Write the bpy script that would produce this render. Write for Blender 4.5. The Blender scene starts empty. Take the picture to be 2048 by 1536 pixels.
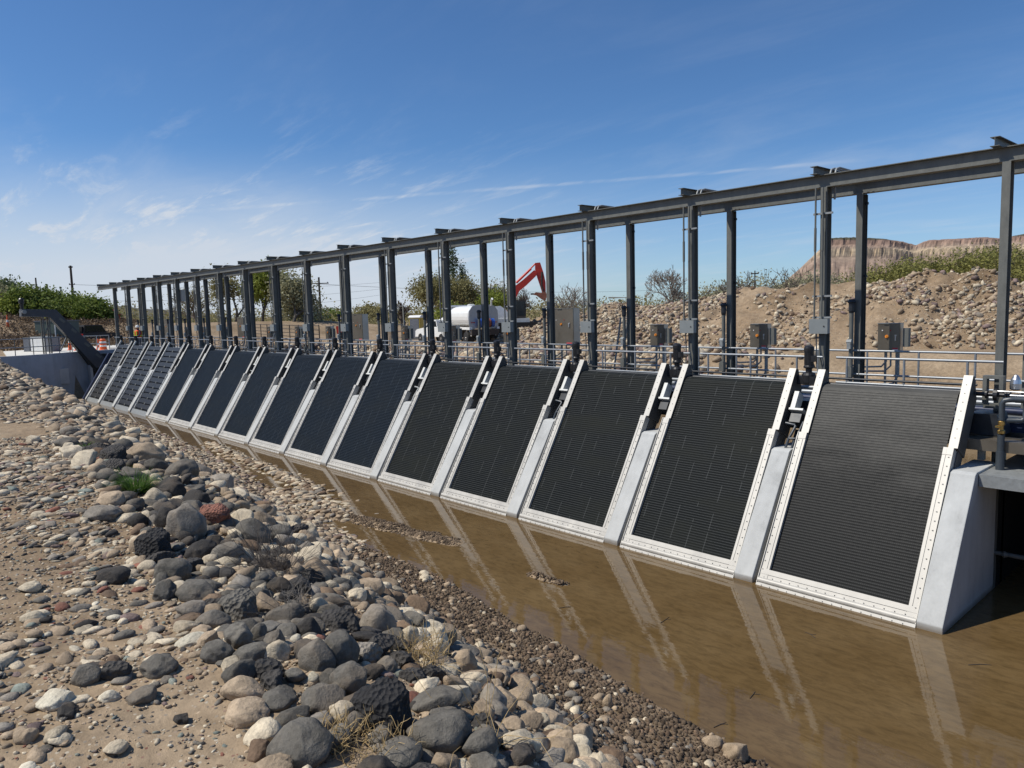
import bpy, bmesh, math, random
import numpy as np
from mathutils import Vector, Matrix, noise as mnoise
R = math.radians
S = bpy.context.scene
COL = S.collection

# ------------------------------------------------------------------ camera
CAM = np.array([3.5128, -11.6695, 4.9029])
YAW, PIT, ROL, FPX = R(47.4591), R(-5.6478), R(-1.5471), 1486.32
FW = np.array([-math.sin(YAW)*math.cos(PIT), math.cos(YAW)*math.cos(PIT), math.sin(PIT)])
RT0 = np.array([math.cos(YAW), math.sin(YAW), 0.0]); UP0 = np.cross(RT0, FW)
RT = math.cos(ROL)*RT0 + math.sin(ROL)*UP0; UP = -math.sin(ROL)*RT0 + math.cos(ROL)*UP0
cd = bpy.data.cameras.new("camera"); cam = bpy.data.objects.new("camera", cd); COL.objects.link(cam)
cam.matrix_world = Matrix(((RT[0], UP[0], -FW[0], CAM[0]), (RT[1], UP[1], -FW[1], CAM[1]), (RT[2], UP[2], -FW[2], CAM[2]), (0, 0, 0, 1)))
cd.sensor_width = 36; cd.lens = 36*FPX/2048; cd.clip_start = .1; cd.clip_end = 20000
S.camera = cam
def ray(px, py): return FW + RT*((px-1024)/FPX) - UP*((py-768)/FPX)
def at_y(px, py, y): d = ray(px, py); return CAM + d*((y-CAM[1])/d[1])
def at_z(px, py, z): d = ray(px, py); return CAM + d*((z-CAM[2])/d[2])
def at_d(px, py, r): return CAM + ray(px, py)*r

# ------------------------------------------------------------------ light
SUNV = Vector((-.42, -.60, 1.0)).normalized()
EL = math.asin(SUNV.z); AZ = math.atan2(SUNV.x, SUNV.y)
ld = bpy.data.lights.new("sun", 'SUN'); sun = bpy.data.objects.new("sun", ld); COL.objects.link(sun)
ld.energy = 4.6; ld.angle = R(.53); ld.color = (1.0, .94, .84)
sun.rotation_euler = SUNV.to_track_quat('Z', 'Y').to_euler()
W = bpy.data.worlds.new("World"); S.world = W; W.use_nodes = True
wn, wl = W.node_tree.nodes, W.node_tree.links
wn.clear()
wout = wn.new('ShaderNodeOutputWorld'); wbg = wn.new('ShaderNodeBackground'); wbg.inputs[1].default_value = .092
sky = wn.new('ShaderNodeTexSky'); sky.sky_type = 'NISHITA'; sky.sun_disc = False
sky.sun_elevation = EL; sky.sun_rotation = AZ; sky.altitude = 1400; sky.air_density = 1.0; sky.dust_density = .9; sky.ozone_density = 2.2
def wmath(op, a, b=None, c=None):
    n = wn.new('ShaderNodeMath'); n.operation = op
    for i, v in enumerate((a, b, c)):
        if v is None: continue
        if isinstance(v, (int, float)): n.inputs[i].default_value = v
        else: wl.new(v, n.inputs[i])
    return n.outputs[0]
tc = wn.new('ShaderNodeTexCoord'); nrm = wn.new('ShaderNodeVectorMath'); nrm.operation = 'NORMALIZE'
wl.new(tc.outputs['Generated'], nrm.inputs[0])
sep = wn.new('ShaderNodeSeparateXYZ'); wl.new(nrm.outputs[0], sep.inputs[0])
vx, vy, vz = sep.outputs
den = wmath('ADD', wmath('MAXIMUM', vz, 0.0), .12)
cxp = wmath('DIVIDE', vx, den); cyp = wmath('DIVIDE', vy, den)
cmb = wn.new('ShaderNodeCombineXYZ'); wl.new(cxp, cmb.inputs[0]); wl.new(cyp, cmb.inputs[1])
def wnoise(vec, scale, detail, rough, dist, rot, scl, off=(0, 0, 0)):
    mp = wn.new('ShaderNodeMapping'); mp.inputs['Rotation'].default_value = (0, 0, rot); mp.inputs['Scale'].default_value = scl; mp.inputs['Location'].default_value = off
    wl.new(vec, mp.inputs[0]); n = wn.new('ShaderNodeTexNoise'); wl.new(mp.outputs[0], n.inputs['Vector'])
    n.inputs['Scale'].default_value = scale; n.inputs['Detail'].default_value = detail; n.inputs['Roughness'].default_value = rough; n.inputs['Distortion'].default_value = dist
    return n.outputs['Fac']
def wramp(v, a, b):
    m = wn.new('ShaderNodeMapRange'); m.interpolation_type = 'SMOOTHSTEP'; wl.new(v, m.inputs[0])
    m.inputs[1].default_value = a; m.inputs[2].default_value = b; return m.outputs[0]
n1 = wnoise(cmb.outputs[0], .55, 8, .62, .5, R(38), (1, 2.6, 1), (3.1, .4, 0))
n2 = wnoise(cmb.outputs[0], 1.3, 7, .66, .35, R(47), (1, 3.6, 1), (7.0, 2.2, 0))
n3 = wnoise(cmb.outputs[0], .25, 3, .5, 0, 0, (1, 1, 1), (1.3, 5.2, 0))
# more veil toward the left and low in the sky
low = wmath('SUBTRACT', 1.0, wramp(vz, .06, .30))
left = wramp(wmath('SUBTRACT', wmath('MULTIPLY', vx, -1.0), vy), -.35, .6)
wisp = wmath('MULTIPLY', wramp(n2, .50, .74), wmath('MULTIPLY', low, .92))
veil = wmath('MULTIPLY', wramp(n1, .46, .80), wmath('MULTIPLY_ADD', low, .22, .10))
bandm = wmath('MULTIPLY', wmath('SUBTRACT', 1.0, wramp(vz, .02, .22)), wmath('MULTIPLY_ADD', left, .88, .26))
band = wmath('MULTIPLY', bandm, wmath('MULTIPLY_ADD', n3, .8, .55))
cl = wmath('MINIMUM', wmath('ADD', wmath('ADD', wmath('MULTIPLY', wisp, wmath('MULTIPLY_ADD', left, .75, .10)), veil), band), .92)
# a thin contrail: great circle through two sky directions
ca = ray(380, 424); cb = ray(1600, 332); cn = np.cross(ca, cb); cn /= np.linalg.norm(cn)
dt = wn.new('ShaderNodeVectorMath'); dt.operation = 'DOT_PRODUCT'; wl.new(nrm.outputs[0], dt.inputs[0]); dt.inputs[1].default_value = tuple(cn)
wob = wmath('ADD', dt.outputs['Value'], wmath('MULTIPLY', wmath('SUBTRACT', n1, .5), .006))
tr = wmath('SUBTRACT', 1.0, wramp(wmath('ABSOLUTE', wob), .0004, .0032))
ce = (ca/np.linalg.norm(ca)+cb/np.linalg.norm(cb)); ce /= np.linalg.norm(ce)
dt2 = wn.new('ShaderNodeVectorMath'); dt2.operation = 'DOT_PRODUCT'; wl.new(nrm.outputs[0], dt2.inputs[0]); dt2.inputs[1].default_value = tuple(ce)
tr = wmath('MULTIPLY', wmath('MULTIPLY', tr, wramp(dt2.outputs['Value'], .895, .95)), wmath('MULTIPLY', wramp(n2, .35, .62), .26))
cl = wmath('MINIMUM', wmath('ADD', cl, tr), .95)
mix = wn.new('ShaderNodeMix'); mix.data_type = 'RGBA'; wl.new(cl, mix.inputs[0])
tint = wn.new('ShaderNodeMix'); tint.data_type = 'RGBA'; tint.blend_type = 'MULTIPLY'; tint.inputs[0].default_value = 1.0
wl.new(sky.outputs[0], tint.inputs[6]); tint.inputs[7].default_value = (.66, .96, 1.24, 1)
wl.new(tint.outputs[2], mix.inputs[6]); mix.inputs[7].default_value = (6.8, 7.4, 8.3, 1)
wl.new(mix.outputs[2], wbg.inputs[0]); wl.new(wbg.outputs[0], wout.inputs[0])
S.view_settings.view_transform = 'Standard'; S.view_settings.look = 'None'; S.view_settings.exposure = 0.0; S.view_settings.gamma = 1
S.render.engine = 'CYCLES'

# ------------------------------------------------------------------ materials
def new_mat(name):
    m = bpy.data.materials.new(name); m.use_nodes = True; nt = m.node_tree; b = nt.nodes['Principled BSDF']; return m, nt, b
def N(nt, t, **k):
    n = nt.nodes.new(t)
    for a, v in k.items(): setattr(n, a, v)
    return n
def L(nt, a, b): nt.links.new(a, b)
def noise_node(nt, scale, detail=5, rough=.6, coord='Object', scl=(1, 1, 1), dist=0):
    tc = N(nt, 'ShaderNodeTexCoord'); mp = N(nt, 'ShaderNodeMapping'); mp.inputs['Scale'].default_value = scl
    if coord == 'World':
        g = N(nt, 'ShaderNodeNewGeometry'); L(nt, g.outputs['Position'], mp.inputs[0])
    else: L(nt, tc.outputs[coord], mp.inputs[0])
    n = N(nt, 'ShaderNodeTexNoise'); L(nt, mp.outputs[0], n.inputs['Vector'])
    n.inputs['Scale'].default_value = scale; n.inputs['Detail'].default_value = detail; n.inputs['Roughness'].default_value = rough; n.inputs['Distortion'].default_value = dist
    return n.outputs['Fac']
def ramp(nt, fac, stops):
    r = N(nt, 'ShaderNodeValToRGB'); cr = r.color_ramp
    while len(cr.elements) < len(stops): cr.elements.new(.5)
    for e, (p, c) in zip(cr.elements, stops): e.position = p; e.color = (*c, 1)
    L(nt, fac, r.inputs[0]); return r.outputs[0]
def bump(nt, b, h, st, dist=.02):
    bn = N(nt, 'ShaderNodeBump'); bn.inputs['Strength'].default_value = st; bn.inputs['Distance'].default_value = dist
    L(nt, h, bn.inputs['Height']); L(nt, bn.outputs[0], b.inputs['Normal'])
def mul(c, k): return tuple(min(1, v*k) for v in c)
def simple(name, c, rough=.6, metal=0, var=.25, scale=4, bm=.0, bscale=40, scl=(1, 1, 1), world=True, rvar=.15):
    m, nt, b = new_mat(name)
    co = 'World' if world else 'Object'
    f = noise_node(nt, scale, 6, .65, co, scl)
    L(nt, ramp(nt, f, [(.3, mul(c, 1-var)), (.5, c), (.72, mul(c, 1+var))]), b.inputs['Base Color'])
    b.inputs['Metallic'].default_value = metal
    mr = N(nt, 'ShaderNodeMapRange'); L(nt, f, mr.inputs[0]); mr.inputs[3].default_value = max(.02, rough-rvar); mr.inputs[4].default_value = min(1, rough+rvar)
    L(nt, mr.outputs[0], b.inputs['Roughness'])
    if bm: bump(nt, b, noise_node(nt, bscale, 4, .6, co), bm, .01)
    return m
M = {}
M['galv'] = simple('galvanized_steel', (.135, .137, .124), .55, .05, .22, 9, .1, 60, (1, 1, .35))
M['web_shaded'] = simple('frame_web_shaded', (.085, .082, .076), .55, .1, .2, 5)  # side plates of the frames: their shade is put into the dark colour
M['troughm'] = simple('trough_steel', (.10, .09, .075), .4, .5, .35, 5)
M['slat'] = simple('slat_rubber', (.014, .015, .016), .5, 0, .25, 5)
M['convey'] = simple('conveyor_grey', (.075, .08, .09), .55, .2, .15, 2)
M['bucket'] = simple('worn_bucket', (.32, .12, .07), .6, .2, .35, 5)
M['alum_dull'] = simple('dull_tank_head', (.36, .36, .36), .4, .5, .1, 4)
M['galv_light'] = simple('light_galvanized', (.27, .285, .285), .5, .25, .18, 12)
M['dark_steel'] = simple('dark_steel', (.028, .032, .038), .45, .3, .3, 6)
M['blue_steel'] = simple('painted_blue_steel', (.02, .03, .07), .5, .2, .3, 6)
M['rail'] = simple('aluminium_rail', (.26, .28, .30), .42, .35, .15, 8)
M['stain'] = simple('brushed_stainless', (.47, .455, .415), .5, .10, .16, 3, .05, 90, (1, 1, .3))
M['cab'] = simple('stainless_cabinet', (.20, .175, .14), .34, .6, .18, 2)
M['cabside'] = simple('stainless_side', (.42, .40, .37), .34, .7, .12, 3)
M['jbox'] = simple('grey_box_paint', (.23, .25, .25), .45, .1, .08, 6)
M['pvc'] = simple('grey_pvc', (.045, .055, .065), .35, 0, .12, 6)
M['black'] = simple('shade_black', (.012, .013, .014), .6, 0, .3, 8)
M['motor'] = simple('motor_black', (.022, .022, .024), .38, .2, .25, 12)
M['brass'] = simple('brass', (.55, .36, .12), .35, .9, .15, 30)
M['alum'] = simple('cast_aluminium', (.62, .62, .62), .3, .9, .1, 20)
M['white'] = simple('white_paint', (.80, .80, .77), .35, 0, .06, 3)
M['offwhite'] = simple('offwhite_metal', (.62, .63, .60), .5, 0, .10, 4)
M['red'] = simple('red_machine_paint', (.52, .035, .018), .4, 0, .18, 3)
M['orange'] = simple('safety_orange', (.80, .12, .02), .5, 0, .10, 9)
M['yellow'] = simple('yellow_plastic', (.50, .36, .06), .5, 0, .10, 3)
M['greypl'] = simple('grey_plastic', (.14, .15, .17), .5, 0, .10, 3)
M['glass'] = simple('dark_glass', (.015, .02, .025), .08, 0, .1, 3, rvar=.02)
M['tyre'] = simple('tyre_rubber', (.02, .019, .018), .8, 0, .3, 9)
M['rim'] = simple('wheel_rim', (.45, .43, .40), .4, .6, .15, 9)
M['chassis'] = simple('truck_chassis', (.05, .04, .033), .7, .1, .4, 6)
M['blue'] = simple('blue_hose', (.02, .08, .35), .5, 0, .15, 12)
M['brown'] = simple('brown_hose', (.16, .05, .03), .6, 0, .2, 12)
M['hivis'] = simple('hi_vis_orange', (.85, .10, .02), .7, 0, .1, 12)
M['lime'] = simple('hi_vis_lime', (.55, .75, .05), .7, 0, .1, 12)
M['skin'] = simple('skin', (.35, .19, .12), .6, 0, .05, 9)
M['denim'] = simple('dark_denim', (.03, .045, .08), .8, 0, .2, 20)
M['slab'] = simple('pale_slab', (.62, .60, .54), .8, 0, .08, 1.5, .1, 30)
M['signal'] = simple('orange_knob', (.85, .30, .04), .4, 0, .02, 9)
M['redlamp'] = simple('red_button', (.45, .02, .02), .3, 0, .02, 9)
M['label'] = simple('label_white', (.78, .76, .76), .5, 0, .03, 9)
M['labelred'] = simple('label_red', (.55, .04, .05), .5, 0, .03, 9)
M['chalk'] = simple('chalk', (.85, .86, .86), .9, 0, .05, 40)
M['wood'] = simple('pole_wood', (.055, .045, .038), .85, 0, .3, 6, .3, 30)
M['bark'] = simple('tree_bark', (.10, .085, .068), .9, 0, .3, 5, .3, 20)
M['paletwig'] = simple('pale_twigs', (.235, .205, .17), .9, 0, .25, 3)
M['darktwig'] = simple('dark_twigs', (.105, .085, .07), .9, 0, .25, 3)
M['dry'] = simple('dry_grass', (.42, .30, .14), .8, 0, .35, 30)
M['darkgreen'] = simple('green_cabinet', (.08, .11, .095), .6, 0, .1, 3)

def concrete_mat(name, c, streak=.10, bm=.25):
    m, nt, b = new_mat(name)
    a = noise_node(nt, 1.6, 8, .68, 'World'); s = noise_node(nt, 3.0, 6, .7, 'World', (1, 1, .12)); g = noise_node(nt, 26, 3, .7, 'World')
    mx = N(nt, 'ShaderNodeMath', operation='ADD'); L(nt, a, mx.inputs[0]); L(nt, s, mx.inputs[1])
    m2 = N(nt, 'ShaderNodeMath', operation='MULTIPLY_ADD'); L(nt, g, m2.inputs[0]); m2.inputs[1].default_value = .22; L(nt, mx.outputs[0], m2.inputs[2])
    L(nt, ramp(nt, m2.outputs[0], [(.80, mul(c, .78)), (1.0, mul(c, .93)), (1.12, c), (1.4, mul(c, 1.12))]), b.inputs['Base Color'])
    m2.use_clamp = False
    # ramp works on 0..1, so halve
    h = N(nt, 'ShaderNodeMath', operation='MULTIPLY'); L(nt, m2.outputs[0], h.inputs[0]); h.inputs[1].default_value = .6
    r = [n for n in nt.nodes if n.bl_idname == 'ShaderNodeValToRGB'][0]
    for l in list(r.inputs[0].links): nt.links.remove(l)
    L(nt, h.outputs[0], r.inputs[0])
    for e, p in zip(r.color_ramp.elements, (.50, .60, .68, .84)): e.position = p
    b.inputs['Roughness'].default_value = .82
    if name.startswith('pier'):   # silt line where the water has stood
        g2 = N(nt, 'ShaderNodeNewGeometry'); s2 = N(nt, 'ShaderNodeSeparateXYZ'); L(nt, g2.outputs['Position'], s2.inputs[0]); q = N(nt, 'ShaderNodeMath', operation='MULTIPLY_ADD'); L(nt, a, q.inputs[0]); q.inputs[1].default_value = -.16; L(nt, s2.outputs[2], q.inputs[2])
        mr = N(nt, 'ShaderNodeMapRange'); L(nt, q.outputs[0], mr.inputs[0]); mr.inputs[1].default_value = -.06; mr.inputs[2].default_value = .03; mr.inputs[3].default_value = .75; mr.inputs[4].default_value = 0
        st = N(nt, 'ShaderNodeMix', data_type='RGBA'); L(nt, mr.outputs[0], st.inputs[0]); L(nt, r.outputs[0], st.inputs[6]); st.inputs[7].default_value = (.16, .125, .085, 1); L(nt, st.outputs[2], b.inputs['Base Color'])
    bump(nt, b, g, bm, .004); return m
M['conc'] = concrete_mat('pier_concrete', (.455, .465, .455))
M['conc_warm'] = concrete_mat('weathered_concrete', (.50, .49, .46))
M['conc_wall'] = concrete_mat('wing_wall_concrete', (.42, .44, .47))

def belt_mat(name, base, line, dirt_or_sheen, seam, spec=.035, dry=0):  # dry turns the dirt tone into sheen painted towards the belt top
    m, nt, b = new_mat(name)
    uv = N(nt, 'ShaderNodeUVMap'); sp = N(nt, 'ShaderNodeSeparateXYZ'); L(nt, uv.outputs[0], sp.inputs[0])
    def mt(op, a, b_=None, c=None):
        n = N(nt, 'ShaderNodeMath', operation=op)
        for i, v in enumerate((a, b_, c)):
            if v is None: continue
            if isinstance(v, (int, float)): n.inputs[i].default_value = v
            else: L(nt, v, n.inputs[i])
        return n.outputs[0]
    u, v = sp.outputs[0], sp.outputs[1]
    fv = mt('FRACT', mt('DIVIDE', v, .0508))
    rid = mt('GREATER_THAN', fv, .70)                      # raised edge of every module
    fu = mt('FRACT', mt('DIVIDE', u, .03)); dash = mt('MULTIPLY_ADD', mt('GREATER_THAN', fu, .35), .75, .25)
    su = mt('FRACT', mt('ADD', mt('DIVIDE', u, .3835), mt('MULTIPLY', noise_node(nt, .8, 2, .5, 'World'), .12)))
    sm = mt('LESS_THAN', su, .045)
    big = noise_node(nt, 1.1, 5, .6, 'World', (.5, 1, 1.6))
    if dry: big = mt('ADD', mt('MULTIPLY', big, .45), mt('MULTIPLY', mt('SUBTRACT', v, .4), .135))  # painted sheen: the pale tone grows with height up the belt
    fine = noise_node(nt, 14, 4, .7, 'World', (1.0, 1, 3))
    c1 = N(nt, 'ShaderNodeMix', data_type='RGBA'); c1.inputs[6].default_value = (*base, 1); c1.inputs[7].default_value = (*line, 1)
    L(nt, mt('MULTIPLY', mt('MULTIPLY', rid, dash), mt('MULTIPLY_ADD', fine, 1.3, .15)), c1.inputs[0])
    c2 = N(nt, 'ShaderNodeMix', data_type='RGBA'); L(nt, c1.outputs[2], c2.inputs[6]); c2.inputs[7].default_value = (*dirt_or_sheen, 1)
    L(nt, mt('MULTIPLY', mt('GREATER_THAN', big, .0), mt('MAXIMUM', mt('MULTIPLY', mt('SUBTRACT', big, .47), 3.2), 0)), c2.inputs[0]); c2.clamp_factor = True
    c3 = N(nt, 'ShaderNodeMix', data_type='RGBA'); L(nt, c2.outputs[2], c3.inputs[6]); c3.inputs[7].default_value = (*line, 1)
    L(nt, mt('MULTIPLY', mt('MULTIPLY', sm, mt('GREATER_THAN', noise_node(nt, 1.7, 3, .6, 'World'), .5)), seam), c3.inputs[0])
    L(nt, c3.outputs[2], b.inputs['Base Color'])
    b.inputs['Metallic'].default_value = 0; b.inputs['Specular IOR Level'].default_value = spec; L(nt, mt('MULTIPLY_ADD', fine, .35, .32), b.inputs['Roughness'])
    return m
M['belt'] = belt_mat('screen_mesh', (.010, .012, .013), (.058, .062, .062), (.022, .024, .021), .8)
M['beltsheen'] = belt_mat('screen_mesh_sheen', (.008, .009, .010), (.046, .048, .047), (.095, .093, .086), -.5, .10, 1)  # nearest belt: sheen on its upper part painted into the colour
M['beltblue'] = belt_mat('screen_mesh_blue', (.009, .013, .019), (.038, .048, .060), (.018, .022, .026), .9)

def stone_mat(name, attr):
    m, nt, b = new_mat(name)
    if attr:
        a = N(nt, 'ShaderNodeAttribute'); a.attribute_name = 'col'; src = a.outputs['Color']
    else:
        a = N(nt, 'ShaderNodeObjectInfo'); src = a.outputs['Color']
    f = noise_node(nt, 7, 7, .7, 'World'); g = noise_node(nt, 60, 4, .7, 'World')
    ad = N(nt, 'ShaderNodeMath', operation='MULTIPLY_ADD'); L(nt, g, ad.inputs[0]); ad.inputs[1].default_value = .6; L(nt, f, ad.inputs[2])
    mr = N(nt, 'ShaderNodeMapRange'); L(nt, ad.outputs[0], mr.inputs[0]); mr.inputs[1].default_value = .55; mr.inputs[2].default_value = 1.05; mr.inputs[3].default_value = .50; mr.inputs[4].default_value = 1.48
    mx = N(nt, 'ShaderNodeVectorMath', operation='SCALE'); L(nt, src, mx.inputs[0]); L(nt, mr.outputs[0], mx.inputs['Scale'])
    # dust: tan film in patches
    du = N(nt, 'ShaderNodeMix', data_type='RGBA'); L(nt, mx.outputs[0], du.inputs[6]); du.inputs[7].default_value = (.30, .225, .15, 1)
    d = noise_node(nt, 2.6, 6, .7, 'World'); dm = N(nt, 'ShaderNodeMapRange'); L(nt, d, dm.inputs[0]); dm.inputs[1].default_value = .48; dm.inputs[2].default_value = .75; dm.inputs[3].default_value = 0; dm.inputs[4].default_value = .5
    L(nt, dm.outputs[0], du.inputs[0]); L(nt, du.outputs[2], b.inputs['Base Color'])
    b.inputs['Roughness'].default_value = .85; b.inputs['Specular IOR Level'].default_value = .3
    bump(nt, b, ad.outputs[0], .9, .014); return m
M['stone'] = stone_mat('river_stone', False)
M['stones'] = stone_mat('small_stones', True)
def lava_mat():
    m, nt, b = new_mat('vesicular_basalt')
    a = N(nt, 'ShaderNodeObjectInfo'); g = N(nt, 'ShaderNodeNewGeometry')
    v = N(nt, 'ShaderNodeTexVoronoi'); v.inputs['Scale'].default_value = 42; L(nt, g.outputs['Position'], v.inputs['Vector'])
    f = noise_node(nt, 9, 7, .7, 'World')
    ad = N(nt, 'ShaderNodeMath', operation='MULTIPLY_ADD'); L(nt, v.outputs['Distance'], ad.inputs[0]); ad.inputs[1].default_value = .8; L(nt, f, ad.inputs[2])
    mr = N(nt, 'ShaderNodeMapRange'); L(nt, f, mr.inputs[0]); mr.inputs[1].default_value = .3; mr.inputs[2].default_value = .7; mr.inputs[3].default_value = .6; mr.inputs[4].default_value = 1.5
    mx = N(nt, 'ShaderNodeVectorMath', operation='SCALE'); L(nt, a.outputs['Color'], mx.inputs[0]); L(nt, mr.outputs[0], mx.inputs['Scale'])
    L(nt, mx.outputs[0], b.inputs['Base Color']); b.inputs['Roughness'].default_value = .9
    bump(nt, b, ad.outputs[0], 1.0, .03); return m
M['lava'] = lava_mat()

def ground_mat(name, c1, c2, c3, bm=.6, peb=True, s=1.0):
    m, nt, b = new_mat(name)
    f = noise_node(nt, .35*s, 8, .65, 'World'); g = noise_node(nt, 7*s, 7, .72, 'World'); h = noise_node(nt, 55*s, 5, .7, 'World')
    base = ramp(nt, f, [(.35, c1), (.5, c2), (.66, c3)])
    mr = N(nt, 'ShaderNodeMapRange'); L(nt, g, mr.inputs[0]); mr.inputs[1].default_value = .3; mr.inputs[2].default_value = .7; mr.inputs[3].default_value = .68; mr.inputs[4].default_value = 1.32
    mx = N(nt, 'ShaderNodeVectorMath', operation='SCALE'); L(nt, base, mx.inputs[0]); L(nt, mr.outputs[0], mx.inputs['Scale'])
    out = mx.outputs[0]
    ad = N(nt, 'ShaderNodeMath', operation='MULTIPLY_ADD'); L(nt, h, ad.inputs[0]); ad.inputs[1].default_value = .35; L(nt, g, ad.inputs[2]); hh = ad.outputs[0]
    if peb:
        gg = N(nt, 'ShaderNodeNewGeometry'); v = N(nt, 'ShaderNodeTexVoronoi'); v.inputs['Scale'].default_value = 38*s; L(nt, gg.outputs['Position'], v.inputs['Vector'])
        k = N(nt, 'ShaderNodeMath', operation='LESS_THAN'); L(nt, v.outputs['Distance'], k.inputs[0]); k.inputs[1].default_value = .30
        sc = N(nt, 'ShaderNodeSeparateColor'); L(nt, v.outputs['Color'], sc.inputs[0])
        k2 = N(nt, 'ShaderNodeMath', operation='GREATER_THAN'); L(nt, sc.outputs[0], k2.inputs[0]); k2.inputs[1].default_value = .55
        k3 = N(nt, 'ShaderNodeMath', operation='MULTIPLY'); L(nt, k.outputs[0], k3.inputs[0]); L(nt, k2.outputs[0], k3.inputs[1])
        pc = ramp(nt, sc.outputs[1], [(.1, (.10, .09, .08)), (.4, (.30, .25, .19)), (.75, (.50, .44, .34)), (.95, (.2, .1, .07))])
        mm = N(nt, 'ShaderNodeMix', data_type='RGBA'); L(nt, k3.outputs[0], mm.inputs[0]); L(nt, out, mm.inputs[6]); L(nt, pc, mm.inputs[7]); out = mm.outputs[2]
        a2 = N(nt, 'ShaderNodeMath', operation='MULTIPLY_ADD'); L(nt, k3.outputs[0], a2.inputs[0]); a2.inputs[1].default_value = .35; L(nt, hh, a2.inputs[2]); hh = a2.outputs[0]
    L(nt, out, b.inputs['Base Color']); b.inputs['Roughness'].default_value = .95; b.inputs['Specular IOR Level'].default_value = .15
    bump(nt, b, hh, bm, .03); return m
M['ground'] = ground_mat('bank_soil', (.20, .145, .09), (.285, .212, .138), (.345, .265, .178))
M['mound'] = ground_mat('mound_soil', (.17, .118, .070), (.255, .185, .118), (.33, .25, .168), 1.0, True, .35)
M['clod'] = ground_mat('damp_soil', (.12, .085, .055), (.17, .12, .08), (.22, .165, .115), .8, False)

def water_mat():
    m, nt, b = new_mat('silty_water')
    f = noise_node(nt, .5, 5, .6, 'World', (1, 1.6, 1)); g = noise_node(nt, 4.5, 8, .74, 'World', (.8, 2.2, 1), .5)
    c = ramp(nt, f, [(.3, (.106, .066, .026)), (.5, (.130, .084, .036)), (.7, (.157, .105, .048))])
    mr = N(nt, 'ShaderNodeMapRange'); L(nt, g, mr.inputs[0]); mr.inputs[1].default_value = .30; mr.inputs[2].default_value = .56; mr.inputs[3].default_value = .62; mr.inputs[4].default_value = 1.04
    mx = N(nt, 'ShaderNodeVectorMath', operation='SCALE'); L(nt, c, mx.inputs[0]); L(nt, mr.outputs[0], mx.inputs['Scale'])
    L(nt, mx.outputs[0], b.inputs['Base Color']); b.inputs['Roughness'].default_value = .015; b.inputs['IOR'].default_value = 1.36
    r1 = noise_node(nt, 3.0, 3, .5, 'World', (1, 2.2, 1), .3); r2 = noise_node(nt, 14, 2, .5, 'World', (1, 2.0, 1), .3)
    ad = N(nt, 'ShaderNodeMath', operation='MULTIPLY_ADD'); L(nt, r2, ad.inputs[0]); ad.inputs[1].default_value = .16; L(nt, r1, ad.inputs[2])
    bump(nt, b, ad.outputs[0], .04, .03); return m
M['water'] = water_mat()

def leaf_mat(name, c, tr=.25):
    m, nt, b = new_mat(name)
    f = noise_node(nt, .9, 4, .6, 'World'); g = noise_node(nt, 6, 2, .6, 'World')
    ad = N(nt, 'ShaderNodeMath', operation='ADD'); L(nt, f, ad.inputs[0]); L(nt, g, ad.inputs[1])
    h = N(nt, 'ShaderNodeMath', operation='MULTIPLY'); L(nt, ad.outputs[0], h.inputs[0]); h.inputs[1].default_value = .5
    L(nt, ramp(nt, h.outputs[0], [(.35, mul(c, .6)), (.5, c), (.65, mul(c, 1.5))]), b.inputs['Base Color'])
    b.inputs['Roughness'].default_value = .7; b.inputs['Specular IOR Level'].default_value = .2
    t = N(nt, 'ShaderNodeBsdfTranslucent'); t.inputs[0].default_value = (*mul(c, 1.4), 1)
    mx = N(nt, 'ShaderNodeMixShader'); mx.inputs[0].default_value = tr
    o = [n for n in nt.nodes if n.bl_idname == 'ShaderNodeOutputMaterial'][0]
    L(nt, b.outputs[0], mx.inputs[1]); L(nt, t.outputs[0], mx.inputs[2]); L(nt, mx.outputs[0], o.inputs[0]); return m
M['leaf_fresh'] = leaf_mat('fresh_leaves', (.20, .235, .045))
M['leaf_dark'] = leaf_mat('dark_leaves', (.125, .165, .036))
M['leaf_olive'] = leaf_mat('olive_buds', (.225, .205, .092))
M['leaf_pale'] = leaf_mat('pale_buds', (.31, .30, .18))
M['leaf_poplar'] = leaf_mat('poplar_leaves', (.10, .13, .06))
M['leaf_brush'] = leaf_mat('brush_leaves', (.21, .205, .062))
M['drybrush'] = leaf_mat('dry_brush_leaves', (.16, .115, .075), .1)
M['grass'] = leaf_mat('grass_blades', (.07, .13, .025))

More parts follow.
